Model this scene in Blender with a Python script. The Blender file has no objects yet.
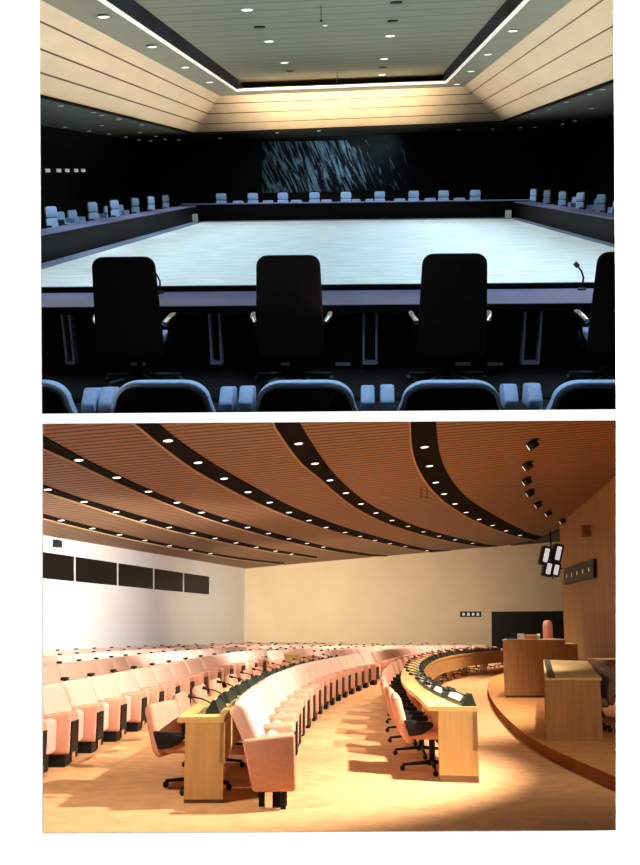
import bpy, bmesh, math, random
from mathutils import Vector, Matrix
random.seed(7)
S = bpy.context.scene
COL = S.collection
PI = math.pi

# ------------------------------------------------------------------ camera
F, CX, CY, EYE = 900.0, 320.0, 480.0, 1.6
PITCH = math.atan(149.0 / F)
cam_d = bpy.data.cameras.new('camera')
cam = bpy.data.objects.new('camera', cam_d)
COL.objects.link(cam)
cam.location = (0, 0, EYE)
cam.rotation_euler = (PI / 2 + PITCH, 0, 0)
cam_d.sensor_width = 36.0
cam_d.lens = F * 36.0 / 865.0
cam_d.shift_y = (CY - 432.5) / 865.0
cam_d.clip_end = 300
S.camera = cam
S.view_settings.view_transform = 'Standard'
S.view_settings.look = 'None'
S.view_settings.gamma = 1.0
S.view_settings.exposure = 0.0
S.view_settings.use_curve_mapping = False

C0 = Vector((0, 0, EYE))
FWD = Vector((0, math.cos(PITCH), math.sin(PITCH)))
UPV = Vector((0, -math.sin(PITCH), math.cos(PITCH)))
RGT = Vector((1, 0, 0))
RCAM = Matrix((RGT, FWD, UPV)).transposed()          # camera frame -> world

def cray(u, v):
    return Vector(((u - CX) / F, 1.0, (CY - v) / F))

def plane_hit(o, d, n, k):                            # n.p = k
    t = (k - n.dot(o)) / n.dot(d)
    return o + d * t

# lower hall lives in world coordinates (floor z = 0)
def LR(u, v): return RCAM @ cray(u, v)
def LZ(u, v, z=0.0): return plane_hit(C0, LR(u, v), Vector((0, 0, 1)), z)
def LY(u, v, y): return plane_hit(C0, LR(u, v), Vector((0, 1, 0)), y)
def LP(u, v, n, k): return plane_hit(C0, LR(u, v), n, k)

# upper hall has a frame of its own (floor z = 0, eye at 2.0)
UE = 2.0
d_ = Vector(((360 - CX) / F, 1, (CY - 176) / F)).normalized()
p2 = Vector(((1360 - CX) / F, 1, (CY - 162) / F)).normalized()
n_ = d_.cross(p2).normalized()
if n_.z < 0: n_ = -n_
x_ = d_.cross(n_).normalized()
RU = Matrix((x_, d_, n_)).transposed()                # upper local -> camera frame
UM = Matrix.Translation(C0) @ (RCAM @ RU).to_4x4() @ Matrix.Translation((0, 0, -UE))
U0 = Vector((0, 0, UE))
def UR(u, v): return RU.transposed() @ cray(u, v)
def UZ(u, v, z=0.0): return plane_hit(U0, UR(u, v), Vector((0, 0, 1)), z)
def UY(u, v, y): return plane_hit(U0, UR(u, v), Vector((0, 1, 0)), y)
def UX(u, v, x): return plane_hit(U0, UR(u, v), Vector((1, 0, 0)), x)
def UP(u, v, n, k): return plane_hit(U0, UR(u, v), n, k)

# ------------------------------------------------------------------ materials
def mat(name, col, rough=0.6, metal=0.0, var=0.0, scale=8.0, emit=None, estr=1.0, spec=0.5, stretch=None, col2=None, bump=0.0):
    m = bpy.data.materials.new(name); m.use_nodes = True
    nt = m.node_tree; b = nt.nodes['Principled BSDF']
    b.inputs['Base Color'].default_value = (*col, 1)
    b.inputs['Roughness'].default_value = rough
    b.inputs['Metallic'].default_value = metal
    b.inputs['Specular IOR Level'].default_value = spec
    if emit:
        b.inputs['Emission Color'].default_value = (*emit, 1)
        b.inputs['Emission Strength'].default_value = estr
    tc = nt.nodes.new('ShaderNodeTexCoord')
    mp = nt.nodes.new('ShaderNodeMapping')
    nt.links.new(tc.outputs['Object'], mp.inputs['Vector'])
    if stretch: mp.inputs['Scale'].default_value = stretch
    ns = nt.nodes.new('ShaderNodeTexNoise')
    ns.inputs['Scale'].default_value = scale; ns.inputs['Detail'].default_value = 4
    nt.links.new(mp.outputs['Vector'], ns.inputs['Vector'])
    rp = nt.nodes.new('ShaderNodeValToRGB')
    v = max(var, 0.02)
    c2 = col2 or tuple(c * (1 - v) for c in col)
    rp.color_ramp.elements[0].position = 0.3; rp.color_ramp.elements[0].color = (*c2, 1)
    rp.color_ramp.elements[1].position = 0.7; rp.color_ramp.elements[1].color = (*[min(1, c * (1 + v * .4)) for c in col], 1)
    nt.links.new(ns.outputs['Fac'], rp.inputs['Fac'])
    nt.links.new(rp.outputs['Color'], b.inputs['Base Color'])
    if bump:
        bp = nt.nodes.new('ShaderNodeBump'); bp.inputs['Strength'].default_value = bump
        nt.links.new(ns.outputs['Fac'], bp.inputs['Height']); nt.links.new(bp.outputs['Normal'], b.inputs['Normal'])
    return m

def lines_mat(name, col, dark, axis, period, width, rough=0.6, var=0.15, nscale=(1, 1, 1), offs=0.0):
    """boards or slats: dark joints every `period` along an object axis, with wood grain"""
    m = mat(name, col, rough, var=var, scale=3.0, stretch=nscale)
    nt = m.node_tree; b = nt.nodes['Principled BSDF']
    src = b.inputs['Base Color'].links[0].from_socket
    tc = [n for n in nt.nodes if n.type == 'TEX_COORD'][0]
    sx = nt.nodes.new('ShaderNodeSeparateXYZ'); nt.links.new(tc.outputs['Object'], sx.inputs[0])
    def mth(op, a, bb=None):
        n = nt.nodes.new('ShaderNodeMath'); n.operation = op
        for i, x in enumerate((a, bb)):
            if x is None: continue
            if isinstance(x, (int, float)): n.inputs[i].default_value = x
            else: nt.links.new(x, n.inputs[i])
        return n.outputs[0]
    p = mth('ADD', mth('DIVIDE', sx.outputs[axis], period), 100.0 + offs)
    fr = mth('FRACT', p)
    g = mth('LESS_THAN', fr, width / period)
    mx = nt.nodes.new('ShaderNodeMix'); mx.data_type = 'RGBA'
    nt.links.new(g, mx.inputs['Factor']); nt.links.new(src, mx.inputs['A'])
    mx.inputs['B'].default_value = (*dark, 1)
    nt.links.new(mx.outputs['Result'], b.inputs['Base Color'])
    return m

M = {}
M['page'] = mat('white_page_margin', (.97, .97, .955), .9, spec=0.0, var=.02)
M['baffle'] = mat('black_sun_baffle', (.01, .01, .01), .9, spec=0)
# upper hall
M['u_black'] = mat('black_timber', (.007, .007, .0065), .6, var=.4, scale=2, spec=.05)
M['u_floor'] = mat('dark_floor_carpet', (.012, .013, .016), .95, var=.4, scale=20, spec=.1)
M['u_carpet'] = mat('pale_wool_carpet', (.76, .84, .88), .95, var=.16, scale=1.2, spec=.05, col2=(.58, .69, .78), stretch=(1, 3, 1))
M['u_edge'] = mat('blue_grey_metal_strip', (.16, .24, .40), .5, var=.2)
M['u_chairblue'] = mat('pale_blue_fabric', (.34, .50, .76), .9, var=.12, scale=30, spec=.1)
M['u_leather'] = mat('black_leather', (.007, .006, .005), .75, var=.3, scale=20, spec=.06)
M['u_chrome'] = mat('polished_chrome', (.75, .76, .76), .22, 1.0)
M['u_dim_chrome'] = mat('dull_steel', (.30, .36, .55), .5, 0.5)
M['u_dark_steel'] = mat('dark_steel', (.05, .06, .08), .5, .6)
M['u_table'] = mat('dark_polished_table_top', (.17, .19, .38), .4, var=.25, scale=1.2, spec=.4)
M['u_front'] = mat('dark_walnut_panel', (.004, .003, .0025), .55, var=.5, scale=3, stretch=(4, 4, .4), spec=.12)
M['u_slope'] = mat('pale_oak_veneer', (.72, .55, .36), .6, var=.10, scale=1.2, stretch=(1, .3, 1), spec=.2)
M['u_joint'] = mat('dark_joint', (.10, .05, .025), .8)
M['u_ring'] = mat('grey_green_soffit', (.34, .32, .225), .8, var=.1, scale=1)
M['u_ceil'] = lines_mat('grey_oak_boards', (.44, .38, .245), (.16, .14, .10), 1, 1.15, .06, var=.12, nscale=(.4, 3, 1))
M['u_soffit'] = mat('dark_green_soffit', (.15, .165, .135), .7, var=.2, scale=1.0)
M['u_glass'] = mat('painted_reflection_glass', (.03, .04, .065), .5, spec=.05, scale=.5, col2=(.0015, .0015, .002), stretch=(1, .9, .05))  # bluish patches put into the colour in place of reflections
M['u_cove'] = mat('glowing_cove_trim', (.8, .8, .74), .5, emit=(1, .96, .86), estr=.55)
M['u_white'] = mat('white_plastic', (.75, .78, .78), .5)
M['lens'] = mat('lit_lamp_lens', (1, 1, 1), .4, emit=(1, .97, .9), estr=1.6)
M['lens_dim'] = mat('dim_lamp_lens', (.6, .6, .55), .4, emit=(.75, .8, .72), estr=.42)
M['lens_warm'] = mat('warm_lamp_lens', (1, 1, 1), .4, emit=(1, .93, .78), estr=1.5)
M['black_metal'] = mat('black_metal', (.012, .012, .012), .45, .3)
M['white_metal'] = mat('white_metal_rim', (.6, .62, .58), .4, .4)
# lower hall
M['carpet'] = mat('orange_wool_carpet', (.70, .365, .175), .97, var=.16, scale=5, spec=.03, bump=.1)
M['stage'] = mat('orange_stage_carpet', (.58, .26, .09), .97, var=.14, scale=4, spec=.03)
M['riser'] = mat('brown_stage_riser', (.23, .075, .025), .97, var=.1, scale=4, spec=.03)
M['pinkf'] = mat('pale_pink_upholstery', (.74, .47, .385), .92, var=.08, scale=30, spec=.05)
M['pinkd'] = mat('dusky_shaded_pink_upholstery', (.62, .30, .205), .92, var=.08, scale=30, spec=.05)  # shade on the arm sides is put into this deeper pink
M['oak'] = mat('yellow_oak_veneer', (.62, .38, .15), .42, var=.14, scale=3, stretch=(6, 6, .5), spec=.3)
M['oaktop'] = mat('oak_desk_top', (.74, .48, .19), .4, var=.12, scale=3, stretch=(6, 1, 1), spec=.3)
M['oakd'] = mat('brown_oak_veneer', (.44, .225, .095), .45, var=.2, scale=3, stretch=(6, 6, .5), spec=.3)
M['plinth'] = mat('brown_plinth', (.18, .10, .045), .6)
M['wallw'] = mat('white_plaster', (.82, .80, .76), .9, var=.04, scale=.6, spec=.05)
M['wallc'] = mat('cream_wall_fabric', (.70, .56, .37), .9, var=.07, scale=.5, spec=.05)
M['wallo'] = mat('oak_wall_panelling', (.40, .22, .085), .5, var=.2, scale=1.0, stretch=(2, 2, .3), spec=.2)
M['slat'] = lines_mat('ceiling_oak_slats', (.30, .155, .068), (.03, .013, .005), 1, .31, .09, var=.12, nscale=(.3, 2, 1))
M['band'] = mat('black_lighting_trough', (.006, .005, .004), .8, var=.3, scale=6, spec=.04)
M['bandedge'] = mat('pale_slat_end', (.55, .33, .16), .6)
M['blackp'] = mat('black_panel', (.010, .010, .009), .5, var=.2, spec=.2)
M['console'] = mat('dark_green_console', (.018, .028, .020), .4, spec=.3)
M['paper'] = mat('white_card', (.85, .85, .8), .8)
M['chrome'] = mat('chrome', (.8, .78, .74), .2, 1.0)
M['dglass'] = mat('dark_booth_glass', (.010, .007, .006), .4, spec=.12)
M['wframe'] = mat('white_window_frame', (.72, .72, .70), .6)
M['glyph'] = mat('lit_sign_mark', (.6, .6, .45), .6, emit=(.8, .85, .65), estr=.35)
M['lampwhite'] = mat('bright_floodlight_face', (1, 1, 1), .4, emit=(.75, .88, 1), estr=.55)
M['darkchair'] = mat('brown_leather', (.30, .15, .11), .6, var=.2)

# ------------------------------------------------------------------ mesh helpers
def B(): return bmesh.new()

def merge(bm, t):
    me = bpy.data.meshes.new('t'); t.to_mesh(me); t.free()
    bm.from_mesh(me); bpy.data.meshes.remove(me)

def box(bm, lo, hi, bev=0.0, seg=2, rot=None, at=None):
    t = B()
    bmesh.ops.create_cube(t, size=1)
    lo = Vector(lo); hi = Vector(hi)
    for v in t.verts:
        v.co = Vector(((lo[i] + hi[i]) / 2 + v.co[i] * (hi[i] - lo[i]) for i in range(3)))
    if bev: bmesh.ops.bevel(t, geom=t.edges[:], offset=bev, segments=seg, affect='EDGES', profile=.5)
    if rot is not None:
        bmesh.ops.rotate(t, verts=t.verts, cent=at or (0, 0, 0), matrix=rot)
    merge(bm, t)

def prism(bm, prof, axis, a, b, bev=0.0, seg=2):
    """profile (two coords in the remaining axes) extruded along axis from a to b"""
    t = B()
    o = [i for i in range(3) if i != axis]
    def mk(p, s):
        c = [0, 0, 0]; c[o[0]] = p[0]; c[o[1]] = p[1]; c[axis] = s
        return t.verts.new(c)
    A = [mk(p, a) for p in prof]; Bv = [mk(p, b) for p in prof]
    t.faces.new(A); t.faces.new(Bv[::-1])
    n = len(prof)
    for i in range(n):
        t.faces.new((A[i], Bv[i], Bv[(i + 1) % n], A[(i + 1) % n]))
    bmesh.ops.recalc_face_normals(t, faces=t.faces)
    if bev: bmesh.ops.bevel(t, geom=t.edges[:], offset=bev, segments=seg, affect='EDGES', profile=.5)
    merge(bm, t)

def slab(bm, poly, dz, zf=None):
    """plan polygon (Vectors) thickened by dz in z"""
    t = B()
    A = [t.verts.new(p) for p in poly]; Bv = [t.verts.new((p[0], p[1], p[2] + dz)) for p in poly]
    t.faces.new(A); t.faces.new(Bv[::-1])
    n = len(poly)
    for i in range(n): t.faces.new((A[i], Bv[i], Bv[(i + 1) % n], A[(i + 1) % n]))
    bmesh.ops.recalc_face_normals(t, faces=t.faces)
    merge(bm, t)

def thick(bm, quad, off):
    """any planar polygon thickened by vector off"""
    t = B(); off = Vector(off)
    A = [t.verts.new(p) for p in quad]; Bv = [t.verts.new(Vector(p) + off) for p in quad]
    t.faces.new(A); t.faces.new(Bv[::-1])
    n = len(quad)
    for i in range(n): t.faces.new((A[i], Bv[i], Bv[(i + 1) % n], A[(i + 1) % n]))
    bmesh.ops.recalc_face_normals(t, faces=t.faces)
    merge(bm, t)

def strip(bm, L, R, off):
    """strip between two polylines thickened by off"""
    t = B(); off = Vector(off)
    n = len(L)
    a = [t.verts.new(p) for p in L]; b = [t.verts.new(p) for p in R]
    c = [t.verts.new(Vector(p) + off) for p in L]; d = [t.verts.new(Vector(p) + off) for p in R]
    for i in range(n - 1):
        t.faces.new((a[i], a[i + 1], b[i + 1], b[i])); t.faces.new((c[i], d[i], d[i + 1], c[i + 1]))
        t.faces.new((a[i], c[i], c[i + 1], a[i + 1])); t.faces.new((b[i], b[i + 1], d[i + 1], d[i]))
    t.faces.new((a[0], b[0], d[0], c[0])); t.faces.new((a[-1], c[-1], d[-1], b[-1]))
    bmesh.ops.recalc_face_normals(t, faces=t.faces)
    merge(bm, t)

def tube(bm, pts, r, n=8, r2=None):
    pts = [Vector(p) for p in pts]
    t = B(); rings = []
    for i, p in enumerate(pts):
        d = (pts[min(i + 1, len(pts) - 1)] - pts[max(i - 1, 0)]).normalized()
        q = Vector((0, 0, 1)) if abs(d.z) < .9 else Vector((1, 0, 0))
        s = d.cross(q).normalized(); w = d.cross(s)
        rr = r if r2 is None else r + (r2 - r) * i / (len(pts) - 1)
        rings.append([t.verts.new(p + (s * math.cos(2 * PI * k / n) + w * math.sin(2 * PI * k / n)) * rr) for k in range(n)])
    for a, b in zip(rings, rings[1:]):
        for k in range(n): t.faces.new((a[k], a[(k + 1) % n], b[(k + 1) % n], b[k]))
    t.faces.new(rings[0][::-1]); t.faces.new(rings[-1])
    bmesh.ops.recalc_face_normals(t, faces=t.faces)
    for f in t.faces: f.smooth = len(f.verts) == 4
    merge(bm, t)

def disc(bm, c, nrm, r, h, n=14):
    c = Vector(c); nrm = Vector(nrm).normalized()
    tube(bm, [c, c + nrm * h], r, n)

def ball(bm, c, r, sx=(1, 1, 1)):
    t = B(); bmesh.ops.create_uvsphere(t, u_segments=10, v_segments=7, radius=r)
    for v in t.verts: v.co = Vector((v.co[i] * sx[i] + c[i] for i in range(3)))
    for f in t.faces: f.smooth = True
    merge(bm, t)

def obj(name, bm, m, parent=None, smooth=False):
    me = bpy.data.meshes.new(name)
    bm.to_mesh(me); bm.free()
    if smooth:
        for p in me.polygons: p.use_smooth = True
        try: me.set_sharp_from_angle(angle=math.radians(38))
        except Exception: pass
    me.materials.append(M[m] if isinstance(m, str) else m)
    o = bpy.data.objects.new(name, me); COL.objects.link(o)
    if parent: o.parent = parent
    return o

UPPER = []
def tag(o, label, cat, group=None, kind=None):
    if label: o['label'] = label
    if cat: o['category'] = cat
    if group: o['group'] = group
    if kind: o['kind'] = kind
    return o

def thing(name, label, cat, loc=(0, 0, 0), rz=0.0, group=None, upper=False):
    o = bpy.data.objects.new(name, None); o.empty_display_size = .2
    COL.objects.link(o)
    o.location = loc; o.rotation_euler = (0, 0, rz)
    tag(o, label, cat, group)
    if upper: UPPER.append(o)
    return o

def struct(name, bm, m, upper=False, smooth=False):
    o = obj(name, bm, m, None, smooth); o['kind'] = 'structure'
    if upper: UPPER.append(o)
    return o

def dup(root, loc, rz, label, group=None, scale=None, upper=False):
    r = root.copy(); COL.objects.link(r)
    r.location = loc; r.rotation_euler = (0, 0, rz)
    if scale: r.scale = scale
    r['label'] = label
    if group: r['group'] = group
    for ch in list(root.children):
        c = ch.copy(); COL.objects.link(c); c.parent = r
        for g in ch.children:
            d = g.copy(); COL.objects.link(d); d.parent = c
    if upper: UPPER.append(r)
    return r

ORD = ['first', 'second', 'third', 'fourth', 'fifth', 'sixth', 'seventh', 'eighth', 'ninth', 'tenth', 'eleventh', 'twelfth',
       'thirteenth', 'fourteenth', 'fifteenth', 'sixteenth', 'seventeenth', 'eighteenth', 'nineteenth', 'twentieth']
TENS = {2: 'twenty', 3: 'thirty', 4: 'forty', 5: 'fifty'}
def nth(i):                                            # 0 -> nearest
    n = i + 1
    if n <= 20: return ORD[n - 1]
    t, u = divmod(n, 10)
    if u == 0: return {3: 'thirtieth', 4: 'fortieth', 5: 'fiftieth'}[t]
    return TENS[t] + '-' + ORD[u - 1]

# polyline helpers (plan)
def cum(P):
    s = [0.0]
    for a, b in zip(P, P[1:]): s.append(s[-1] + (Vector(b) - Vector(a)).length)
    return s
def smoothed(P, n=6):
    """Catmull-Rom through 2D points"""
    P = [Vector(p) for p in P]; out = []
    for i in range(len(P) - 1):
        p0 = P[i - 1] if i else P[0] * 2 - P[1]
        p3 = P[i + 2] if i + 2 < len(P) else P[-1] * 2 - P[-2]
        for k in range(n):
            t = k / n
            out.append(.5 * ((2 * P[i]) + (P[i + 1] - p0) * t + (2 * p0 - 5 * P[i] + 4 * P[i + 1] - p3) * t * t + (3 * P[i] - p0 - 3 * P[i + 1] + p3) * t ** 3))
    out.append(P[-1])
    return out
def walk(P, s):
    c = cum(P)
    for i in range(len(P) - 1):
        if s <= c[i + 1] or i == len(P) - 2:
            d = (P[i + 1] - P[i]).normalized()
            return P[i] + d * (s - c[i]), d
def offset(P, k):
    """offset a 2D polyline to the right of its direction by k"""
    out = []
    for i, p in enumerate(P):
        d = (P[min(i + 1, len(P) - 1)] - P[max(i - 1, 0)]).normalized()
        out.append(p + Vector((d.y, -d.x)) * k)
    return out
def rot_of(t):                                         # local +y faces the right of travel t, local +x points back along -t
    return math.atan2(-t.y, -t.x)

# ================================================================== DIVIDING WALL
YW = 4.4
def W(u, v, dy=0.0):
    r = cray(u, v) * (YW + dy)
    return C0 + RCAM @ r
OP1 = [(39.0, -14), (614.3, -14), (617, 409.3), (41.6, 413.8)]
OP2 = [(42.3, 423.6), (617, 420.3), (617, 831), (42.5, 833.5)]
BIG = [(-3800, -1400), (1500, -1400), (1500, 2300), (-3800, 2300)]
bm = B()
def frame_piece(a):
    thick(bm, [W(*p) for p in a], FWD * .01)
MID = [(-3800, 419), (1500, 414.8)]
frame_piece([BIG[0], BIG[1], (1500, -14), OP1[1], OP1[0], (-3800, -14)])
frame_piece([(-3800, -14), OP1[0], OP1[3], (42, 418.7), MID[0]])
frame_piece([OP1[1], (1500, -14), MID[1], (616.5, 414.8), OP1[2]])
frame_piece([OP1[3], OP1[2], (616.5, 414.8), (42, 418.7)])
frame_piece([(42, 418.7), (616.5, 414.8), OP2[1], OP2[0]])
frame_piece([MID[0], (42, 418.7), OP2[0], OP2[3], (-3800, 833.5)])
frame_piece([(616.5, 414.8), MID[1], (1500, 831), OP2[2], OP2[1]])
frame_piece([(-3800, 833.5), OP2[3], OP2[2], (1500, 831), BIG[2], BIG[3]])
struct('wall_front', bm, 'page')  # white wall stands for the margins of the printed page
# unseen black baffles added behind the openings' right sides to stop the sun
bm = B()
for (a, b) in ((OP1[1], OP1[2]), (OP2[1], OP2[2])):
    thick(bm, [W(a[0] + 8, a[1], .012), W(b[0] + 8, b[1], .012), W(b[0] + 8, b[1], .012) + FWD * .9 + RGT * .33, W(a[0] + 8, a[1], .012) + FWD * .9 + RGT * .33], RGT * .02)
struct('sun_baffle', bm, 'baffle')

# ================================================================== UPPER HALL
u = True
# --- floor
bm = B(); box(bm, (-14, 8.4, -.12), (14, 62, 0)); struct('floor', bm, 'u_floor', u)
CXL = (UZ(193.8, 226, 0).x + UZ(41.3, 269, 0).x) / 2
CXR = (UZ(508, 217.5, 0).x + UZ(615, 249.5, 0).x) / 2
CYF = UZ(350, 221, 0).y
TXL = (UZ(41, 234.5, .74).x + UZ(169, 210.5, .74).x) / 2
TXR = CXR + (CXL - TXL) * .6
TYN = UZ(330, 304.5, .74).y
TYB = UZ(330, 290.5, .74).y
TYF = CYF + 1.2
TZF = UY(335, 202.3, TYF).z
BW = 61.0
bm = B()
pA = [UR(30, 417.5) * s + U0 for s in (4.75, 7.9)]; pB = [UR(640, 411.5) * s + U0 for s in (4.75, 7.9)]
thick(bm, [pA[0], pB[0], pB[1] + Vector((1, .7, -.05)), pA[1] + Vector((-1, .7, -.05))], UR(320, 480).cross(Vector((1, 0, 0))).normalized() * .0 + Vector((0, 0, -.02)))
struct('floor', bm, 'u_floor', u)
bm = B(); box(bm, (CXL, TYB + .2, 0.0), (CXR, CYF, .02)); struct('floor', bm, 'u_carpet', u)
# --- walls
bm = B(); box(bm, (-13.4, 4.6, -.1), (-13.2, BW, 6.2)); struct('wall_left', bm, 'u_black', u)
bm = B(); box(bm, (13.2, 4.6, -.1), (13.4, BW, 6.2)); struct('wall_right', bm, 'u_black', u)
bm = B(); box(bm, (-13.4, BW, -.1), (13.4, BW + .2, 6.2)); struct('wall_back', bm, 'u_black', u)
# --- ceilings
RZ = Vector((-.024, 0, 1)).normalized()
def cz(z): return RZ, RZ.dot(Vector((0, 0, z)))
zs = UE + 2.48; zt = UE + 4.05; zo = UE + 4.10; zu = UE + 4.62
def UC(uu, vv, z): return UP(uu, vv, *cz(z))
bl, br = UC(193.8, 132.8, zs), UC(502.5, 121, zs)
b0, b1 = UC(40.7, 95.3, zs), UC(615, 79.7, zs)
tl, tr = UC(220, 96, zt), UC(464, 86.5, zt)
ol, orr = UC(236, 91, zo), UC(446.5, 83, zo)
def ext(far, near, y):
    d = near - far; return far + d * ((y - far.y) / d.y)
YN = 9.0
def along(p, y, z):                                     # a point straight towards the viewer from p
    return Vector((p.x, y, p.z + 0))
nb0, nb1 = ext(bl, b0, YN), ext(br, b1, YN)
def para(p, q, r):                                       # from r, parallel to q-p, out to the near end
    d = q - p; return r + d * ((YN - r.y) / d.y)
nt0, nt1 = para(bl, nb0, tl), para(br, nb1, tr)
o0 = UC(98.5, 0, zo); o1 = UC(529, 0, zo)
no0, no1 = ext(ol, o0, YN), ext(orr, o1, YN)
up_ = Vector((0, 0, .06))
def quad_struct(name, q, off, m):
    bm = B(); thick(bm, q, off); return struct(name, bm, m, True)
# sloped oak panels with thin dark joints
def slope(q, n, frs):
    quad_struct('ceiling', q, Vector(n) * .05, 'u_slope')
    bm = B()
    a, b, c, d = q                                     # a-b bottom edge, d-c top edge
    for f in frs:
        p, r = a.lerp(d, f), b.lerp(c, f)
        up = (d - a).normalized()
        thick(bm, [p - up * .017, r - up * .017, r + up * .017, p + up * .017], Vector(n) * -.035)
    struct('trim_2', bm, 'u_joint', True)
slope([nb0, bl, tl, nt0], (-.7, 0, .7), (.28, .54, .81))
slope([bl, br, tr, tl], (0, .7, .7), (.25, .53, .8))
slope([br, nb1, nt1, tr], (.7, 0, .7), (.30, .57, .83))
# flat ring between slope and cove opening
quad_struct('ceiling', [nt0, tl, ol, no0], up_, 'u_ring')
quad_struct('ceiling', [tl, tr, orr, ol], up_, 'u_ring')
quad_struct('ceiling', [ol + Vector((-.2, 0, .06)), orr + Vector((.2, 0, .06)), orr + Vector((.2, 6.1, .06)), ol + Vector((-.2, 6.1, .06))], up_, 'u_ring')
for p_ in (ol, orr): quad_struct('trim_4', [p_ + Vector((0, 0, .06)), p_ + Vector((0, 6.1, .06)), Vector((p_.x, p_.y + 6.1, zu + .024 * p_.x)), Vector((p_.x, p_.y, zu + .024 * p_.x))], (.04, 0, 0), 'u_ring')
quad_struct('ceiling', [tr, nt1, no1, orr], up_, 'u_ring')
# edge trim of the opening, given a glow of its own
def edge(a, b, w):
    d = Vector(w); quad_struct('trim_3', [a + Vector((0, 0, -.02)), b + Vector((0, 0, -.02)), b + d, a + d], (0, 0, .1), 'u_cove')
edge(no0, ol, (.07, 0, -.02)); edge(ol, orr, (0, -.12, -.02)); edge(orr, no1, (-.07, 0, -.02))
# sides of the recess
def lift(p, dx=0, dy=0): return Vector((p.x + dx, p.y + dy, RZ.x * 0 + zu + .024 * p.x))
quad_struct('trim_4', [no0 + Vector((.1, 0, .06)), ol + Vector((.1, 0, .06)), lift(ol, .1, 0), lift(no0, .1)], (-.05, 0, 0), 'u_glass')
quad_struct('trim_4', [no1 + Vector((-.1, 0, .06)), orr + Vector((-.1, 0, .06)), lift(orr, -.1), lift(no1, -.1)], (.05, 0, 0), 'u_glass')
quad_struct('trim_4', [ol + Vector((0, 6.0, .06)), orr + Vector((0, 6.0, .06)), lift(orr, 0, 6.0), lift(ol, 0, 6.0)], (0, .05, 0), 'u_ring')
quad_struct('ceiling', [lift(no0, -.2), lift(ol, -.2, 0), lift(ol, -.2, 6.1), lift(orr, .2, 6.1), lift(orr, .2, 0), lift(no1, .2)], up_, 'u_ceil')
# panes in the left side of the recess
# dark outer soffit
def flat(p): return Vector((p[0], p[1], zs + .024 * p[0]))
quad_struct('ceiling', [flat((-13.4, YN)), nb0, bl, flat((-13.4, BW))], up_, 'u_soffit')
quad_struct('ceiling', [bl, br, flat((13.4, BW)), flat((-13.4, BW))], up_, 'u_soffit')
quad_struct('ceiling', [br, nb1, flat((13.4, YN)), flat((13.4, BW))], up_, 'u_soffit')
# thin black lip added along the foot of the slope, meant as a lamp ledge
def lip(a, b, ins):
    d = Vector(ins); quad_struct('trim_5', [a + d * .1 + Vector((0, 0, -.05)), b + d * .1 + Vector((0, 0, -.05)), b - d * .1 + Vector((0, 0, -.05)), a - d * .1 + Vector((0, 0, -.05))], (0, 0, .05), 'u_black')
lip(nb0, bl, (1, 0, 0)); lip(bl, br, (0, -1, 0)); lip(nb1, br, (-1, 0, 0))
# near end closure above the viewer
quad_struct('ceiling', [Vector((-13.4, YN, 4)), Vector((13.4, YN, 4)), Vector((13.4, YN, 7.4)), Vector((-13.4, YN, 7.4))], (0, -.05, 0), 'u_black')

# --- table ring
def table_side(lab, top_lo, top_hi, panel_lo, panel_hi):
    t = thing('conference_table', lab, 'table', ((top_lo[0] + top_hi[0]) / 2, (top_lo[1] + top_hi[1]) / 2, 0), 0, None, True)
    o = Vector(t.location)
    b = B(); box(b, Vector(top_lo) - o, Vector(top_hi) - o, .008); obj('table_top', b, 'u_table', t)
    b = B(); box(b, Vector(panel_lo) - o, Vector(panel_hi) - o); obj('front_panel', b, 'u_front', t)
    return t, o
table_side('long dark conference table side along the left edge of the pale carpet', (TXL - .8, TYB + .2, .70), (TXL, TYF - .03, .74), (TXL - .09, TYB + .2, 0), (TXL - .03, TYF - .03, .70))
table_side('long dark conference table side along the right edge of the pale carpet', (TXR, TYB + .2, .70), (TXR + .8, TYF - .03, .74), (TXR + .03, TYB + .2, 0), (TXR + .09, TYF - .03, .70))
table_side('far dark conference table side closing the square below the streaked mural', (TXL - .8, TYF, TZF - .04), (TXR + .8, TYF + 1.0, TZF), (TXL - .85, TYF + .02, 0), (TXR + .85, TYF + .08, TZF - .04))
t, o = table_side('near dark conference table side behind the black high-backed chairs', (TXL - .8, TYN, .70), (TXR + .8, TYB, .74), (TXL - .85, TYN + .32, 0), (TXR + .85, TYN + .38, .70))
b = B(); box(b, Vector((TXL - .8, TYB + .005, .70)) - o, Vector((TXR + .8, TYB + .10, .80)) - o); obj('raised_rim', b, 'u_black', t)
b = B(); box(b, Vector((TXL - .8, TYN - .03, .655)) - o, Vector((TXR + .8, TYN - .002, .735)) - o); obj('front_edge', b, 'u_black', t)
YF_ = TYN + .32
for px in (68.5, 215.5, 370, 531.5):                       # framed openings in the front of the near table
    a = UY(px - 7.3, 308, YF_ - .1); c = UY(px + 7.3, 361, YF_ - .1)
    b = B()
    dz = .012
    box(b, Vector((a.x, YF_ - .14, c.z)) - o, Vector((a.x + .022, YF_ - .002, a.z)) - o)
    box(b, Vector((c.x - .022, YF_ - .14, c.z)) - o, Vector((c.x, YF_ - .002, a.z)) - o)
    box(b, Vector((a.x, YF_ - .14, c.z - .03)) - o, Vector((c.x, YF_ - .002, c.z)) - o)
    fr = obj('slot_frame', b, 'u_dim_chrome', t)
    fr['label'] = 'blue-grey metal frame of a tall slot'
    b = B(); box(b, Vector((a.x + .022, YF_ - .03, c.z)) - o, Vector((c.x - .022, YF_ - .005, a.z)) - o); obj('slot_back', b, 'u_black', fr)
for px in (140, 290, 345, 465, 497):
    a = UY(px, 364, YF_ - .03)
    b = B(); box(b, Vector((a.x - .1, YF_ - .06, a.z - .012)) - o, Vector((a.x + .06, YF_ - .002, a.z + .012)) - o); obj('foot_bracket', b, 'u_dim_chrome', t)
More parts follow.
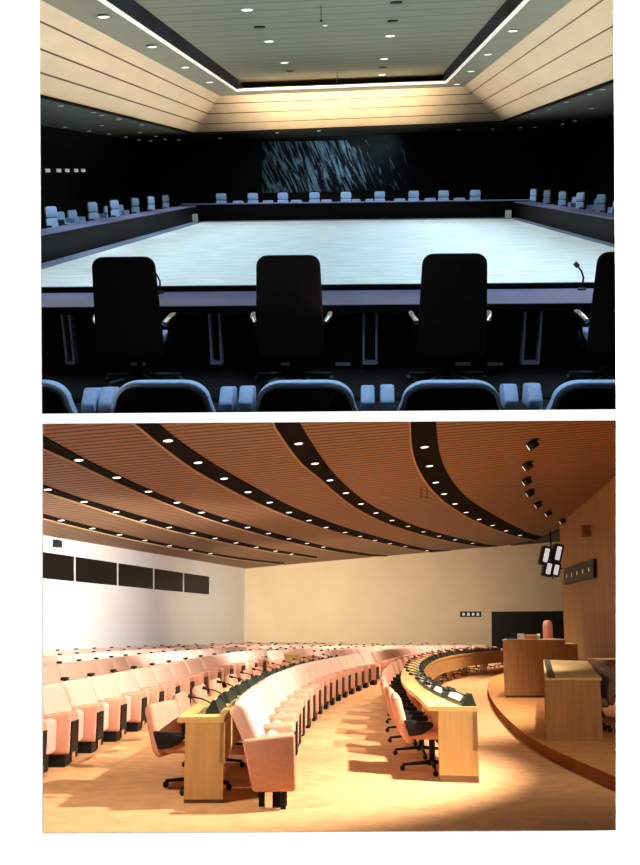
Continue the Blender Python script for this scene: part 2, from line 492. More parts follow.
# blue-grey edge strips round the carpet
bm = B(); box(bm, (TXL, TYB + .2, 0.0), (CXL, CYF, .05)); struct('trim_6', bm, 'u_edge', u)
bm = B(); box(bm, (CXR, TYB + .2, 0.0), (TXR, CYF, .05)); struct('trim_7', bm, 'u_edge', u)
bm = B(); box(bm, (CXL, CYF, 0.0), (CXR, CYF + .4, .05)); struct('trim_8', bm, 'u_edge', u)
# two white boxes in the far corners of the carpet
for px, lab in ((195, 'small white box in the far left corner of the pale carpet'), (508, 'small white box in the far right corner of the pale carpet')):
    p = UY(px, 220, CYF + .2)
    t = thing('corner_box', lab, 'box', (p.x, CYF + .2, .05), 0, None, u)
    b = B(); box(b, (-.13, -.13, 0), (.13, .13, .34), .02); obj('housing', b, 'u_white', t)
    b = B(); box(b, (-.10, -.145, .06), (.10, -.13, .28), .004); obj('front_cover', b, 'u_white', t)

# --- high-backed swivel chair (faces local +y)
def outline(w0, w1, z0, z1, r, n=6):
    """rounded upright outline, width w0 at the foot and w1 at the top"""
    pts = [(-w0 / 2 + .05, z0), (w0 / 2 - .05, z0), (w0 / 2, z0 + .05)]
    for k in range(n + 1):
        a = k / n * PI / 2
        pts.append((w1 / 2 - r + r * math.cos(a), z1 - r + r * math.sin(a)))
    for k in range(n + 1):
        a = PI / 2 + k / n * PI / 2
        pts.append((-w1 / 2 + r + r * math.cos(a), z1 - r + r * math.sin(a)))
    pts.append((-w0 / 2, z0 + .05))
    return pts
def star_base(t, m, r=.33, z=.06, n=5, castors=True, a0=PI / 2):
    b = B()
    for k in range(n):
        a = a0 + 2 * PI * k / n
        tube(b, [(0, 0, z + .05), (math.cos(a) * r, math.sin(a) * r, z + .02)], .026, 6, .016)
        ball(b, (math.cos(a) * r, math.sin(a) * r, .032), .032)
    return obj('star_base', b, m, t)
def exec_chair(label):
    t = thing('swivel_chair', label, 'chair', (0, 0, 0), 0, None, False)
    b = B(); prism(b, outline(.67, .605, .34, 1.305, .10), 1, -.36, -.29, .02); sh = obj('back_shell', b, 'u_leather', t, True)
    b = B(); prism(b, outline(.56, .53, .52, .93, .05), 1, -.292, -.235, .018); obj('lumbar_cushion', b, 'u_chairblue', t, True)
    b = B(); prism(b, outline(.53, .51, .95, 1.265, .09), 1, -.292, -.225, .022); obj('headrest', b, 'u_chairblue', t, True)
    b = B(); box(b, (-.29, -.28, .42), (.29, .28, .52), .04); obj('seat', b, 'u_chairblue', t, True)
    b = B(); box(b, (-.30, -.33, .35), (.30, .27, .43), .03); obj('seat_pan', b, 'u_leather', t, True)
    for s in (-1, 1):
        b = B(); tube(b, [(s * .29, -.10, .40), (s * .345, -.10, .52), (s * .355, -.08, .66)], .018)
        ar = obj('armrest', b, 'u_leather', t)
        b = B(); tube(b, [(s * .335, -.26, .655), (s * .365, -.20, .69), (s * .38, -.10, .71), (s * .38, -.0, .705)], .03, 10); obj('arm_pad', b, 'u_chrome', ar, True)
    b = B(); tube(b, [(0, 0, .08), (0, 0, .36)], .03); obj('column', b, 'black_metal', t)
    star_base(t, 'u_dark_steel', .40)
    return t
ex0 = exec_chair('black high-backed swivel chair')
first = [True]
def put_exec(x, y, rz, label, group):
    if first[0]:
        first[0] = False
        ex0.location = (x, y, 0); ex0.rotation_euler = (0, 0, rz); ex0['label'] = label; ex0['group'] = group; UPPER.append(ex0)
        return ex0
    return dup(ex0, (x, y, 0), rz, label, group, None, True)
NEAR_LAB = ['leftmost of the black high-backed chairs drawn up to the near table', 'black high-backed chair at the near table, second from the left',
            'black high-backed chair at the near table, second from the right', 'black high-backed chair cut by the right edge at the near table']
for px, lab in zip((126, 289, 453.5, 627), NEAR_LAB):
    p = UY(px, 300, 8.65)
    put_exec(p.x, 8.99, 0, lab, 'black chairs at the near table')
for i, px in enumerate((221, 252.5, 283, 314, 346, 379.5, 413, 443.5, 474.5)):
    p = UY(px, 195, TYF + 1.9)
    put_exec(p.x, TYF + 1.6, PI + random.uniform(-.12, .12), 'pale blue headrest chair at the far table, %s from the left' % nth(i), 'pale blue chairs at the far table')
for i, (px, pv) in enumerate(((164, 197.5), (149, 199), (133, 201), (112, 203), (90, 206), (48, 211))):
    p = UX(px, pv, TXL - 1.35)
    put_exec(p.x + .3, p.y, -PI / 2 - .35, 'pale blue headrest chair at the left table, %s from the far end' % nth(i), 'pale blue chairs at the left table')
for i, (px, pv) in enumerate(((535, 187), (549, 188), (564.5, 189.5), (583, 190), (604, 192))):
    p = UX(px, pv, TXR + 1.35)
    put_exec(p.x - .3, p.y, PI / 2 + .35, 'pale blue headrest chair at the right table, %s from the far end' % nth(i), 'pale blue chairs at the right table')
# low chairs of the second row
def low_chair(label):
    t = thing('low_chair', label, 'chair')
    b = B(); prism(b, outline(.66, .62, .40, .90, .10), 1, -.34, -.26, .02); obj('back_shell', b, 'u_leather', t, True)
    b = B(); prism(b, outline(.60, .58, .48, .895, .09), 1, -.27, -.19, .03); obj('back_cushion', b, 'u_chairblue', t, True)
    b = B(); box(b, (-.28, -.27, .36), (.28, .30, .48), .04); obj('seat', b, 'u_chairblue', t, True)
    for s in (-1, 1):
        b = B(); box(b, (s * .33 - .05, -.27, .30), (s * .33 + .05, .24, .64), .03); obj('armrest', b, 'u_chairblue', t, True)
    b = B(); tube(b, [(0, 0, .07), (0, 0, .36)], .035); obj('column', b, 'u_dim_chrome', t)
    star_base(t, 'u_dim_chrome', .3)
    return t
lo0 = low_chair('pale blue low chair'); lf = [True]
def put_low(x, y, rz, label, group, sz=1.0):
    if lf[0]:
        lf[0] = False
        lo0.location = (x, y, 0); lo0.rotation_euler = (0, 0, rz); lo0['label'] = label; lo0['group'] = group; lo0.scale = (1, 1, sz); UPPER.append(lo0); return
    dup(lo0, (x, y, 0), rz, label, group, (1, 1, sz), True)
for i, px in enumerate((237.5, 267.5, 296, 326, 355, 371, 400, 430.5, 460)):
    p = UY(px, 199.2 - (px - 350) * .014, TYF + 3.6)
    lz = p.z / .9
    put_low(p.x, TYF + 3.6, PI, 'low pale blue chair in the second row behind the far table, %s from the left' % nth(i), 'low chairs behind the far table', lz)
for i, (px, pv) in enumerate(((124, 206.5), (112, 208.5), (98, 210), (77, 212), (64.5, 213))):
    p = UX(px, pv, TXL - 3.0)
    put_low(p.x, p.y, -PI / 2 - .3, 'low pale blue chair behind the left table, %s from the far end' % nth(i), 'low chairs behind the left table')
for i, (px, pv) in enumerate(((571, 200), (594, 196), (613, 197))):
    p = UX(px, pv, TXR + 3.0)
    put_low(p.x, p.y, PI / 2 + .3, 'low pale blue chair behind the right table, %s from the far end' % nth(i), 'low chairs behind the right table')
# nearest row of seats: only what rises above the step is built
def front_seat(label, x, w, y):
    t = thing('front_row_seat', label, 'chair', (x, y, 0), 0, 'dark seats with blue rims along the front', True)
    zb = lambda px, vv: UY(px, vv, y).z
    pxc = CX + x / y * F
    zt_ = UY(pxc, 383, y).z; z0 = UY(pxc, 416.2 - .0075 * (pxc - 320), y).z
    h = zt_ - z0
    def sh(wd, top, r):
        pts = [(-wd / 2, z0), (wd / 2, z0)]
        for k in range(7):
            a = k / 6 * PI / 2; pts.append((wd / 2 - .03 - r + r * math.cos(a), top - r * .8 + r * .8 * math.sin(a)))
        for k in range(7):
            a = PI / 2 + k / 6 * PI / 2; pts.append((-wd / 2 + .03 + r + r * math.cos(a), top - r * .8 + r * .8 * math.sin(a)))
        return pts
    b = B(); prism(b, sh(w, zt_, .15), 1, .02, .10, .015); obj('blue_pad', b, 'u_chairblue', t, True)
    b = B(); prism(b, sh(w - .05, zt_ - .026, .125), 1, -.02, .025, .004); obj('back_shell', b, 'u_leather', t, True)
    return t, z0, zt_
for px, lab in zip((20, 160.5, 305, 451.5, 604), ('dark blue-rimmed seat back in the front row, cut by the left edge', 'dark blue-rimmed seat back in front of the leftmost high-backed chair',
        'middle dark blue-rimmed seat back of the front row', 'dark blue-rimmed seat back in the front row, second from the right', 'dark blue-rimmed seat back in the front row, cut by the right edge')):
    p = UY(px, 400, 5.1)
    t, z0, z1 = front_seat(lab, p.x, .63, 5.1)
    for s in (-1, 1):
        b = B()
        xx = s * .365
        prism(b, [(.10, z0 + .0), (.34, z0 - .03), (.34, z0 + .11), (.20, z0 + .14), (.10, z0 + .06)], 0, xx - .042, xx + .042, .014)
        obj('armrest', b, 'u_chairblue', t, True)
# microphones on the near table
for px, pv, lab in ((160, 287, 'black gooseneck microphone on the near table beside the leftmost black chair'), (582, 279, 'black gooseneck microphone on the near table beside the rightmost black chair')):
    p = UY(px, pv + 7, TYB - .15)
    t = thing('microphone', lab, 'microphone', (p.x, TYB - .15, .741), 0, None, u)
    b = B(); disc(b, (0, 0, 0), (0, 0, 1), .05, .02); obj('base', b, 'black_metal', t)
    b = B(); tube(b, [(0, 0, .01), (.01, 0, .14), (-.02, 0, .21), (-.07, 0, .27)], .011, 6); obj('gooseneck', b, 'black_metal', t)
    b = B(); tube(b, [(-.06, 0, .26), (-.10, 0, .30)], .026, 8); obj('head', b, 'black_metal', t)
# mural of slanting blue-grey streaks on the back wall
q = [UY(a, b, BW - .06) for a, b in ((262, 193), (416, 190), (416, 139), (262, 142))]
bm = B(); thick(bm, q, (0, .04, 0)); mur = obj('mural', bm, 'u_black'); UPPER.append(mur)
tag(mur, 'dark mural of slanting blue-grey streaks on the black back wall', 'mural')
mm = bpy.data.materials.new('streaked_mural'); mm.use_nodes = True
nt = mm.node_tree; bs = nt.nodes['Principled BSDF']; bs.inputs['Roughness'].default_value = .9; bs.inputs['Specular IOR Level'].default_value = .02
tc = nt.nodes.new('ShaderNodeTexCoord'); mp = nt.nodes.new('ShaderNodeMapping')
mp.inputs['Rotation'].default_value = (0, math.radians(-66), 0)
mp2 = nt.nodes.new('ShaderNodeMapping'); mp2.inputs['Scale'].default_value = (.5, 1, 3.6)
ns = nt.nodes.new('ShaderNodeTexNoise'); ns.inputs['Scale'].default_value = 1.4; ns.inputs['Detail'].default_value = 3; ns.inputs['Distortion'].default_value = 1.2
rp = nt.nodes.new('ShaderNodeValToRGB')
rp.color_ramp.elements[0].position = .57; rp.color_ramp.elements[0].color = (.006, .007, .008, 1)
rp.color_ramp.elements[1].position = .74; rp.color_ramp.elements[1].color = (.10, .17, .23, 1)
gx = nt.nodes.new('ShaderNodeSeparateXYZ'); mr = nt.nodes.new('ShaderNodeMapRange')
mr.inputs['From Min'].default_value = -2.2; mr.inputs['From Max'].default_value = 1.6; mr.inputs['To Min'].default_value = .12; mr.inputs['To Max'].default_value = -.05
ad = nt.nodes.new('ShaderNodeMath'); ad.operation = 'ADD'
nt.links.new(tc.outputs['Object'], mp.inputs['Vector']); nt.links.new(mp.outputs['Vector'], mp2.inputs['Vector']); nt.links.new(mp2.outputs['Vector'], ns.inputs['Vector'])
nt.links.new(tc.outputs['Object'], gx.inputs[0]); nt.links.new(gx.outputs['X'], mr.inputs['Value'])
nt.links.new(ns.outputs['Fac'], ad.inputs[0]); nt.links.new(mr.outputs['Result'], ad.inputs[1])
nt.links.new(ad.outputs[0], rp.inputs['Fac']); nt.links.new(rp.outputs['Color'], bs.inputs['Base Color'])
mur.data.materials[0] = mm
# five small lit marks on the left wall
for i, px in enumerate((47.5, 58.5, 67, 76, 83)):
    p = UX(px, 170.5, -13.17)
    bm = B(); box(bm, (-.02, -.22, -.07), (.05, .22, .07), .01); o = obj('indicator_light', bm, 'lens_dim'); o.location = p; UPPER.append(o)
    tag(o, 'dim lit sign high on the black left wall, %s from the left' % nth(i), 'light', 'dim lit signs on the left wall')

# --- recessed lamps
lampn = {}
def downlight(p, nrm, r, m, rim, label, group, upper, depth=.04):
    t = thing('ceiling_light', label, 'light', p, 0, group, upper)
    nrm = Vector(nrm).normalized()
    b = B(); disc(b, -nrm * .004, -nrm, r * 1.25, .012); obj('rim', b, rim, t)
    b = B(); disc(b, -nrm * .016, -nrm, r, .008); obj('lens', b, m, t)
    return t
g = 'round lamps in the upper ceiling'
UL = [((247, 9.4), 'brightest round lamp near the left in the upper boarded ceiling'), ((269, 41), 'second round lamp down the left line of the boarded ceiling'),
      ((284.4, 62.4), 'farthest round lamp of the left line in the boarded ceiling'), ((390, 35.6), 'nearest lit round lamp of the right line in the boarded ceiling'),
      ((384, 58.6), 'second lit round lamp of the right line in the boarded ceiling'), ((382, 74.5), 'farthest lit round lamp of the right line in the boarded ceiling'),
      ((325, 25), 'small lit lamp in the middle of the boarded ceiling')]
for (pu, pv), lab in UL:
    p = UC(pu, pv, zu); sc = .16 if pu != 325 else .07
    downlight(p, RZ, sc, 'lens', 'white_metal', lab, g, u)
for (pu, pv), lab in (((259.5, 26.7), 'dark round vent near the left in the boarded ceiling'), ((290, 70.8), 'dark round vent at the far left of the boarded ceiling'),
                      ((392.7, 20.6), 'dark round vent near the right in the boarded ceiling'), ((383, 67), 'dark round vent at the far right of the boarded ceiling'),
                      ((396, 2), 'dark round vent at the top edge of the boarded ceiling')):
    p = UC(pu, pv, zu)
    b = B(); disc(b, (0, 0, -.004), (0, 0, -1), .18, .03); o = obj('ceiling_vent', b, 'black_metal'); o.location = p; UPPER.append(o)
    tag(o, lab, 'vent', 'dark round vents')
for (pu, pv), lab in (((321, 5), 'thin dark drop stem at the top middle of the boarded ceiling'), ((337, 72), 'thin dark drop stem at the far middle of the boarded ceiling'), ((331, 90), 'thin pale drop stem at the far cove edge')):
    p = UC(pu, pv, zu)
    b = B(); tube(b, [(0, 0, -.01), (0, 0, -.38)], .014, 6); disc(b, (0, 0, -.38), (0, 0, -1), .04, .05); o = obj('drop_sensor', b, 'black_metal' if pv < 85 else 'white_metal'); o.location = p; UPPER.append(o)
    tag(o, lab, 'sensor')
for side, pts in (('left', ((103.5, 16.4), (152, 46.4), (185, 67), (209.5, 82))), ('right', ((513, 30.5), (488, 54), (471, 71), (457, 84)))):
    for i, (pu, pv) in enumerate(pts):
        downlight(UC(pu, pv, zt + .0), RZ, .13, 'lens', 'white_metal', 'round lamp in the soffit beside the %s cove, %s from the front' % (side, nth(i)), 'lamps beside the coves', u)
SOFL = [(60.4, 105.3), (93, 112), (101.6, 114.6), (119, 118.6), (142, 124.4), (65, 126.6), (89, 130.5), (101.6, 125), (109, 133.7), (125.8, 136.7), (140, 132.4), (139, 139.5), (150.7, 140.6), (156, 136), (165, 139), (179, 139.8)]
SOFR = [(602.5, 89), (590, 94), (566.6, 101.6), (549, 109), (533, 113), (591.6, 108), (575, 120.6), (562.5, 124), (550, 127), (535, 127), (520.6, 127.5)]
SOFB = [(277, 143.4), (319, 142), (372, 140), (415, 138.8), (277, 132.5), (319, 130.5), (220, 138), (459, 129.7), (492.5, 128.8)]
for nm, lst in (('left', SOFL), ('right', SOFR), ('back', SOFB)):
    lst = sorted(lst, key=lambda q: q[0])
    for i, (pu, pv) in enumerate(lst):
        p = UC(pu, pv, zs)
        if abs(p.x) > 13.1 or p.y > BW - .3: continue
        br_ = nm == 'back' and 270 < pu < 420
        downlight(p, RZ, .10, 'lens' if br_ else 'lens_dim', 'black_metal', 'small lamp in the dark %s soffit, %s from the left' % (nm, nth(i)), 'small lamps in the dark soffit', u)

# --- lights of the upper hall
def area(name, loc, target, sx, sy, power, col, spread=180, upper=False, ydir=None):
    d = bpy.data.lights.new(name, 'AREA'); d.shape = 'RECTANGLE'; d.size = sx; d.size_y = sy; d.energy = power; d.color = col
    d.spread = math.radians(spread)
    o = bpy.data.objects.new(name, d); COL.objects.link(o)
    z = (Vector(loc) - Vector(target)).normalized()
    y = Vector(ydir) if ydir else Vector((0, 0, 1))
    x = y.cross(z).normalized(); y = z.cross(x)
    o.rotation_euler = Matrix((x, y, z)).transposed().to_euler(); o.location = loc
    if upper: UPPER.append(o)
    return o
def spot(name, loc, target, power, col, ang, blend=.5, r=.15, upper=False):
    d = bpy.data.lights.new(name, 'SPOT'); d.energy = power; d.color = col; d.spot_size = math.radians(ang); d.spot_blend = blend; d.shadow_soft_size = r
    o = bpy.data.objects.new(name, d); COL.objects.link(o); o.location = loc
    o.rotation_euler = (Vector(target) - Vector(loc)).to_track_quat('-Z', 'Y').to_euler()
    if upper: UPPER.append(o)
    return o
for x, pw, c_ in ((-4.6, 760, (.72, .91, 1.0)), (.0, 150, (.40, .70, 1.0)), (3.2, 760, (.72, .91, 1.0))):
    area('ceiling_lamp_row', (x, 26, zu - .12), (x * 1.1, 26, 0), .5, 34, pw, c_, 100, True, (0, 1, 0))
# area lamps added in mid-room, without fixtures, to brighten the slopes
area('slope_fill', (.2, 27, 1.6), (-8.3, 27, UE + 3.3), 2.0, 44, 470, (1, .90, .76), 42, True, (0, 1, 0))
area('slope_fill', (-2.0, 27, 1.6), (6.9, 27, UE + 3.3), 2.0, 44, 470, (1, .90, .76), 42, True, (0, 1, 0))
area('slope_fill', (-1, 31.5, 1.6), (-1, 45.8, UE + 3.0), 9, 1.0, 330, (1, .84, .60), 17, True)
for x, y, pw in ((-10.0, 27, 420), (-10.0, 34, 420), (-9.8, 41, 420), (10.2, 38, 420), (10.0, 46, 420), (10.0, 53, 300)):
    spot('chair_spot', (x * .8, y, zs - .15), (x * .97, y, .8), pw, (.75, .87, 1), 100, .6, .1, True)
for x in (-5, -1, 4):
    spot('chair_spot', (x, TYF - .5, zs + .4), (x, TYF + 2.5, .6), 520, (.75, .87, 1), 110, .5, .1, True)
area('mural_wash', (-1.5, BW - 2.2, zs - .1), (-2.2, BW, 1.8), 8.0, .3, 170, (.75, .92, 1), 120, True)
spot('front_fill', (0, 6.0, 4.6), (0, 5.5, .8), 620, (.66, .83, 1), 110, .6, .2, True)  # unseen spot added to brighten the rims of the front seats

# ================================================================== LOWER HALL
# --- floor
bm = B(); box(bm, (-26, 4.6, -.15), (22, 56, 0)); struct('floor', bm, 'carpet')
# --- stage platform with curved front
edge_px = [(640, 803), (616.5, 792), (580, 775), (545, 757), (520, 740), (502.5, 722), (492.5, 707.5), (487.5, 692.5), (492, 683), (506, 676)]
E2 = smoothed([LZ(a, b, 0).xy for a, b in edge_px], 5)
bm = B()
poly = [Vector((p.x, p.y, .145)) for p in E2] + [Vector((16, E2[-1].y + 2, .145)), Vector((16, E2[0].y - 2.2, .145))]
slab(bm, poly, .005); struct('floor', bm, 'stage')
bm = B(); slab(bm, [Vector((p.x + .004, p.y, 0.0)) for p in poly], .1449); struct('trim_9', bm, 'riser')
# --- walls
wl_far = Vector((-4.33, 52.0)); wl_dir = Vector((-.27, -1)).normalized()
wl_n = Vector((wl_dir.y, -wl_dir.x, 0)); wl_n = wl_n if wl_n.x > 0 else -wl_n      # into the hall
wl_near = wl_far + wl_dir * 49
CA, CB, CC = 4.63 + EYE, .0884, -.0155                                           # ceiling plane
CN = Vector((-CB, -CC, 1)); CK = CA
def LCL(pu, pv, dz=0.0): return LP(pu, pv, CN, CK + dz)
def cz_at(x, y): return CA + CB * x + CC * y
bm = B(); thick(bm, [(*wl_far, -.1), (*wl_near, -.1), (*wl_near, 7), (*wl_far, 7)], -wl_n * .2); struct('wall_left', bm, 'wallw')
bm = B(); thick(bm, [(-4.4, 52, -.1), (22, 52, -.1), (22, 52, 8), (-4.4, 52, 8)], (0, .2, 0)); struct('wall_back', bm, 'wallc')
wr = smoothed([Vector(p) for p in ((11.5, 43.0), (10.75, 36.5), (9.97, 30.4), (9.35, 24), (8.9, 17), (8.6, 9), (8.5, 4.6))], 4)
bm = B(); strip(bm, [Vector((p.x, p.y, -.1)) for p in wr], [Vector((p.x, p.y, 8)) for p in wr], (.3, 0, 0)); struct('wall_right', bm, 'wallo', smooth=True)
# --- ceiling
near = [LCL(-40, 419), LCL(42, 418.7), LCL(330, 416.7), LCL(616.5, 414.8), LCL(700, 414.5)]
def wl_x(y): return wl_far.x - .27 * (52 - y)
pl = near + [Vector((13, near[-1].y, 0)), Vector((16, 52.1, 0)), Vector((wl_x(52.1) - .1, 52.1, 0)), Vector((wl_x(near[0].y) - .1, near[0].y, 0))]
pl = [Vector((p.x, p.y, cz_at(p.x, p.y))) for p in pl]
bm = B(); slab(bm, pl, .12); struct('ceiling', bm, 'slat')
# --- curved black lighting troughs
BANDS = {
 'A': ([(409, 414), (409, 422), (411.5, 452.5), (422.5, 477.5), (440, 497.5), (462.5, 513.5), (487.5, 526), (512.5, 535), (535, 540)],
       [(436, 414), (436, 422), (440, 455), (450, 477.5), (465, 496), (485, 510), (507.5, 522.5), (530, 533.5), (545, 537)]),
 'B': ([(271, 416), (272.7, 423.4), (298.5, 459.5), (317, 475), (342.5, 497.5), (370, 515), (405, 529), (445, 540), (492.5, 548.5)],
       [(297, 416), (300, 423.4), (320, 455.5), (337.5, 477.5), (360, 497.5), (385, 512.5), (420, 527.5), (460, 538.5), (496, 546.5)]),
 'C': ([(127, 417), (137, 424.4), (159, 443), (190.7, 466.6), (223.5, 485), (261, 504), (298.5, 519.5), (336, 531), (360, 537.5), (405, 547.5), (445, 554)],
       [(152, 417), (159, 423.4), (176.6, 438.4), (209.5, 461), (247, 483), (284.5, 503), (313, 515.5), (345, 527.5), (370, 534.5), (410, 545.5), (447.5, 552.5)]),
 'D': ([(15, 436), (42, 447), (78, 463), (120, 483), (162.6, 501), (205, 517), (247, 530), (294, 542.5), (336, 551), (385, 558)],
       [(15, 424), (42, 435), (73.5, 452.5), (106, 469), (148.5, 489), (190.7, 506.4), (233, 520.5), (280, 534.5), (336, 548.6), (387, 556.5)]),
 'E': ([(15, 480), (42, 490), (83, 503), (130, 518), (176.6, 531), (223.5, 541.6), (270.4, 551), (317, 558)],
       [(15, 474), (42, 484), (83, 498.5), (130, 512.5), (176.6, 526), (223.5, 538), (270, 548.6), (317, 556.6)]),
 'F': ([(15, 509), (42, 517), (83, 527.5), (130, 538.3), (176.6, 547.7), (233, 558), (284.5, 564)],
       [(15, 505), (42, 513.5), (83, 524), (130, 535.5), (176.6, 545.8), (233, 556.6), (284.5, 563)])}
BLIGHT = {
 'A': [(424.5, 446.5), (429.5, 465.5), (435.5, 482), (444, 493.5), (455, 503.5), (466, 512), (479, 519), (492.5, 525), (506, 530.5), (520, 535)],
 'B': [(298.5, 443), (315, 463), (330, 479.7), (346, 492.5), (361, 503.5), (376, 512.5), (392, 520), (408, 526), (423.5, 531.5), (439, 535.8), (455, 539.5), (472.5, 543)],
 'C': [(168, 440), (198, 462), (224, 478), (248, 491.5), (269.5, 502), (289, 512), (309, 520), (326, 527), (345, 532), (360, 536), (375, 540), (390, 543.3), (405, 546.3), (427, 550.3)],
 'D': [(78.7, 459.5), (116.6, 477), (148.5, 491), (177, 502), (201.5, 512), (225.4, 520), (247.4, 527), (268.5, 533), (289, 538.4), (307, 543), (323.4, 546.8)],
 'E': [(47.7, 489), (84, 501.3), (116, 511.6), (143.4, 520), (169, 527), (193, 532.7), (215, 538), (236, 542.5), (256.4, 546.9), (275.6, 550.7), (291.5, 553.8)],
 'F': [(61.3, 519.9), (92.3, 528), (119.4, 534.3), (144.8, 540), (169.6, 545.3), (190.7, 549.5), (210.4, 553.2)]}
BNAME = {'A': 'rightmost curved black trough', 'B': 'wide curved black trough second from the right', 'C': 'curved black trough third from the right',
         'D': 'curved black trough fourth from the right', 'E': 'narrow black trough second from the left wall', 'F': 'narrow black trough nearest the left wall'}
for k, (l, r) in BANDS.items():
    n = 24
    L2 = smoothed([Vector(p) for p in l], 5); R2 = smoothed([Vector(p) for p in r], 5)
    def res(P):
        tot = cum(P)[-1]; return [walk(P, tot * i / n)[0] for i in range(n + 1)]
    L2, R2 = res(L2), res(R2)
    def clip_(p):
        if p.y > 51.85: p = Vector((p.x, 51.85, cz_at(p.x, 51.85)))
        return p
    Lp = [clip_(LCL(p.x, p.y)) for p in L2]; Rp = [clip_(LCL(p.x, p.y)) for p in R2]
    while (Lp[-1] - Lp[-2]).length < .02 or (Rp[-1] - Rp[-2]).length < .02: Lp.pop(); Rp.pop()
    t = thing('lighting_trough', '%s with lamps in the slatted oak ceiling' % BNAME[k], 'light', Lp[0], 0, 'curved black lighting troughs')
    o = Lp[0]
    b = B(); strip(b, [p - o for p in Lp], [p - o for p in Rp], (0, 0, -.03)); obj('trough', b, 'band', t)
    b = B(); strip(b, [p - o for p in Lp], [p - o + (q - p) * .06 for p, q in zip(Lp, Rp)], (0, 0, -.07)); obj('slat_edge', b, 'bandedge', t)
    for i, (pu, pv) in enumerate(BLIGHT[k]):
        p = LCL(pu, pv, -.035)
        if pv < 416: continue
        downlight(p, CN, .095 if k in 'AB' else .10, 'lens_warm', 'black_metal', 'round lamp in the %s, %s from the front' % (BNAME[k], nth(i)), 'lamps in the ceiling troughs', False)
# dark end of the ceiling towards the oak wall
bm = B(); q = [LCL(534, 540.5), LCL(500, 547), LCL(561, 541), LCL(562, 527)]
thick(bm, q, (0, 0, -.05)); struct('sun_baffle0', bm, 'blackp')
# dark fascia where the slatted ceiling meets the oak wall
# row of adjustable spotlights
SP = [(535, 441), (530, 463), (529, 479), (532, 491), (540, 503), (550, 512), (564, 520)]
for i, (pu, pv) in enumerate(SP):
    p = LCL(pu, pv - 2, 0)
    k = 1.0
    t = thing('spotlight', 'black adjustable spotlight on the slatted ceiling at right, %s from the front' % nth(i), 'light', p, 0, 'row of adjustable spotlights')
    b = B(); disc(b, (0, 0, 0), (0, 0, -1), .10, .03); tube(b, [(0, 0, -.03), (0, 0, -.09)], .02, 6); obj('bracket', b, 'black_metal', t)
    d = Vector((-.75, .25, -.5)).normalized()
    b = B(); tube(b, [Vector((.07, .07, -.05)), Vector((.07, .07, -.05)) + d * .27], .11, 12, .13); hd = obj('lamp_head', b, 'black_metal', t)
    b = B(); c = Vector((.07, .07, -.05)) + d * .272; disc(b, c, d, .075, .012); obj('lens', b, 'lens_warm', hd)
for pu, lab in ((432.5 - 11.5, 'left one of two thin dark hooks hanging from the slatted ceiling'), (427, 'right one of two thin dark hooks hanging from the slatted ceiling')):
    p = LCL(pu, 488)
    b = B(); tube(b, [(0, 0, 0), (0, 0, -.30)], .012, 6); ball(b, (0, 0, -.31), .028); o = obj('ceiling_hook', b, 'black_metal'); o.location = p
    tag(o, lab, 'hook', 'ceiling hooks')
# --- windows of the interpreters' booths on the left wall
wk = wl_n.dot(Vector((*wl_far, 0)))
def LW(pu, pv, off=0.0): return LP(pu, pv, wl_n, wk + off)
ux = [30, 73.8, 116.8, 152.9, 182.8, 209]
def topv(x): return 552 + .1488 * (x - 43)
def botv(x): return 578.4 + .0976 * (x - 43)
zt1 = [LW(x, topv(x)) for x in ux]; zb1 = [LW(x, botv(x)) for x in ux]
for i in range(5):
    a, b_, c, d = zt1[i], zt1[i + 1], zb1[i + 1], zb1[i]
    bm = B(); thick(bm, [a, b_, c, d], wl_n * .02); w = struct('window_%d' % (i + 1), bm, 'dglass')
    bm = B()
    dd = (b_ - a).normalized() * .06
    thick(bm, [b_ - dd * .5, b_ + dd * .5, c + dd * .5, c - dd * .5], wl_n * .06)
    obj('window_frame', bm, 'wframe', w)
# small dark camera hanging by the left wall
p = LCL(55, 537.5)
t = thing('ceiling_camera', 'small black camera under the ceiling by the white left wall', 'camera', p)
b = B(); box(b, (-.30, -.2, -.36), (.22, .2, -.10), .02); obj('housing', b, 'black_metal', t)
b = B(); tube(b, [(0, 0, 0), (0, 0, -.12)], .03, 6); obj('bracket', b, 'black_metal', t)
b = B(); disc(b, (-.1, -.2, -.23), (0, -1, 0), .07, .06); obj('lens', b, 'white_metal', t)
# --- back wall: doorway, sign
q = [LY(491.5, 648, 52), LY(570, 648, 52), LY(570, 611, 52), LY(491.5, 611.7, 52)]
q[0].z = 0; q[1].z = 0
bm = B(); thick(bm, q, (0, -.05, 0)); struct('door_1', bm, 'blackp')  # black slab for the open doorway, the dark of its recess put into the colour
def sign(name, lab, q, off, marks, r):
    o = sum(q, Vector()) / 4
    t = thing(name, lab, 'sign', o)
    off = Vector(off)
    b = B(); thick(b, [p - o for p in q], off); obj('panel', b, 'blackp', t)
    n = off.normalized()
    for k in range(marks):
        f = (k + .7) / (marks + .4)
        c = (q[0].lerp(q[1], f) + q[3].lerp(q[2], f)) / 2 - o + off
        b = B()
        if k % 2 == 0: disc(b, c, n, r, .01, 10)
        else:
            xa = (q[1] - q[0]).normalized() * r; za = Vector((0, 0, r))
            thick(b, [c - xa - za, c + xa - za, c + xa * .7 + za, c - xa * .7 + za], n * .01)
        obj('lit_mark', b, 'glyph', t)
    return t
sign('wall_sign', 'small black lit sign on the cream back wall left of the doorway', [LY(460, 611.5, 51.99), LY(481, 611.5, 51.99), LY(481, 617, 51.99), LY(460, 617, 51.99)], (0, -.08, 0), 4, .085)
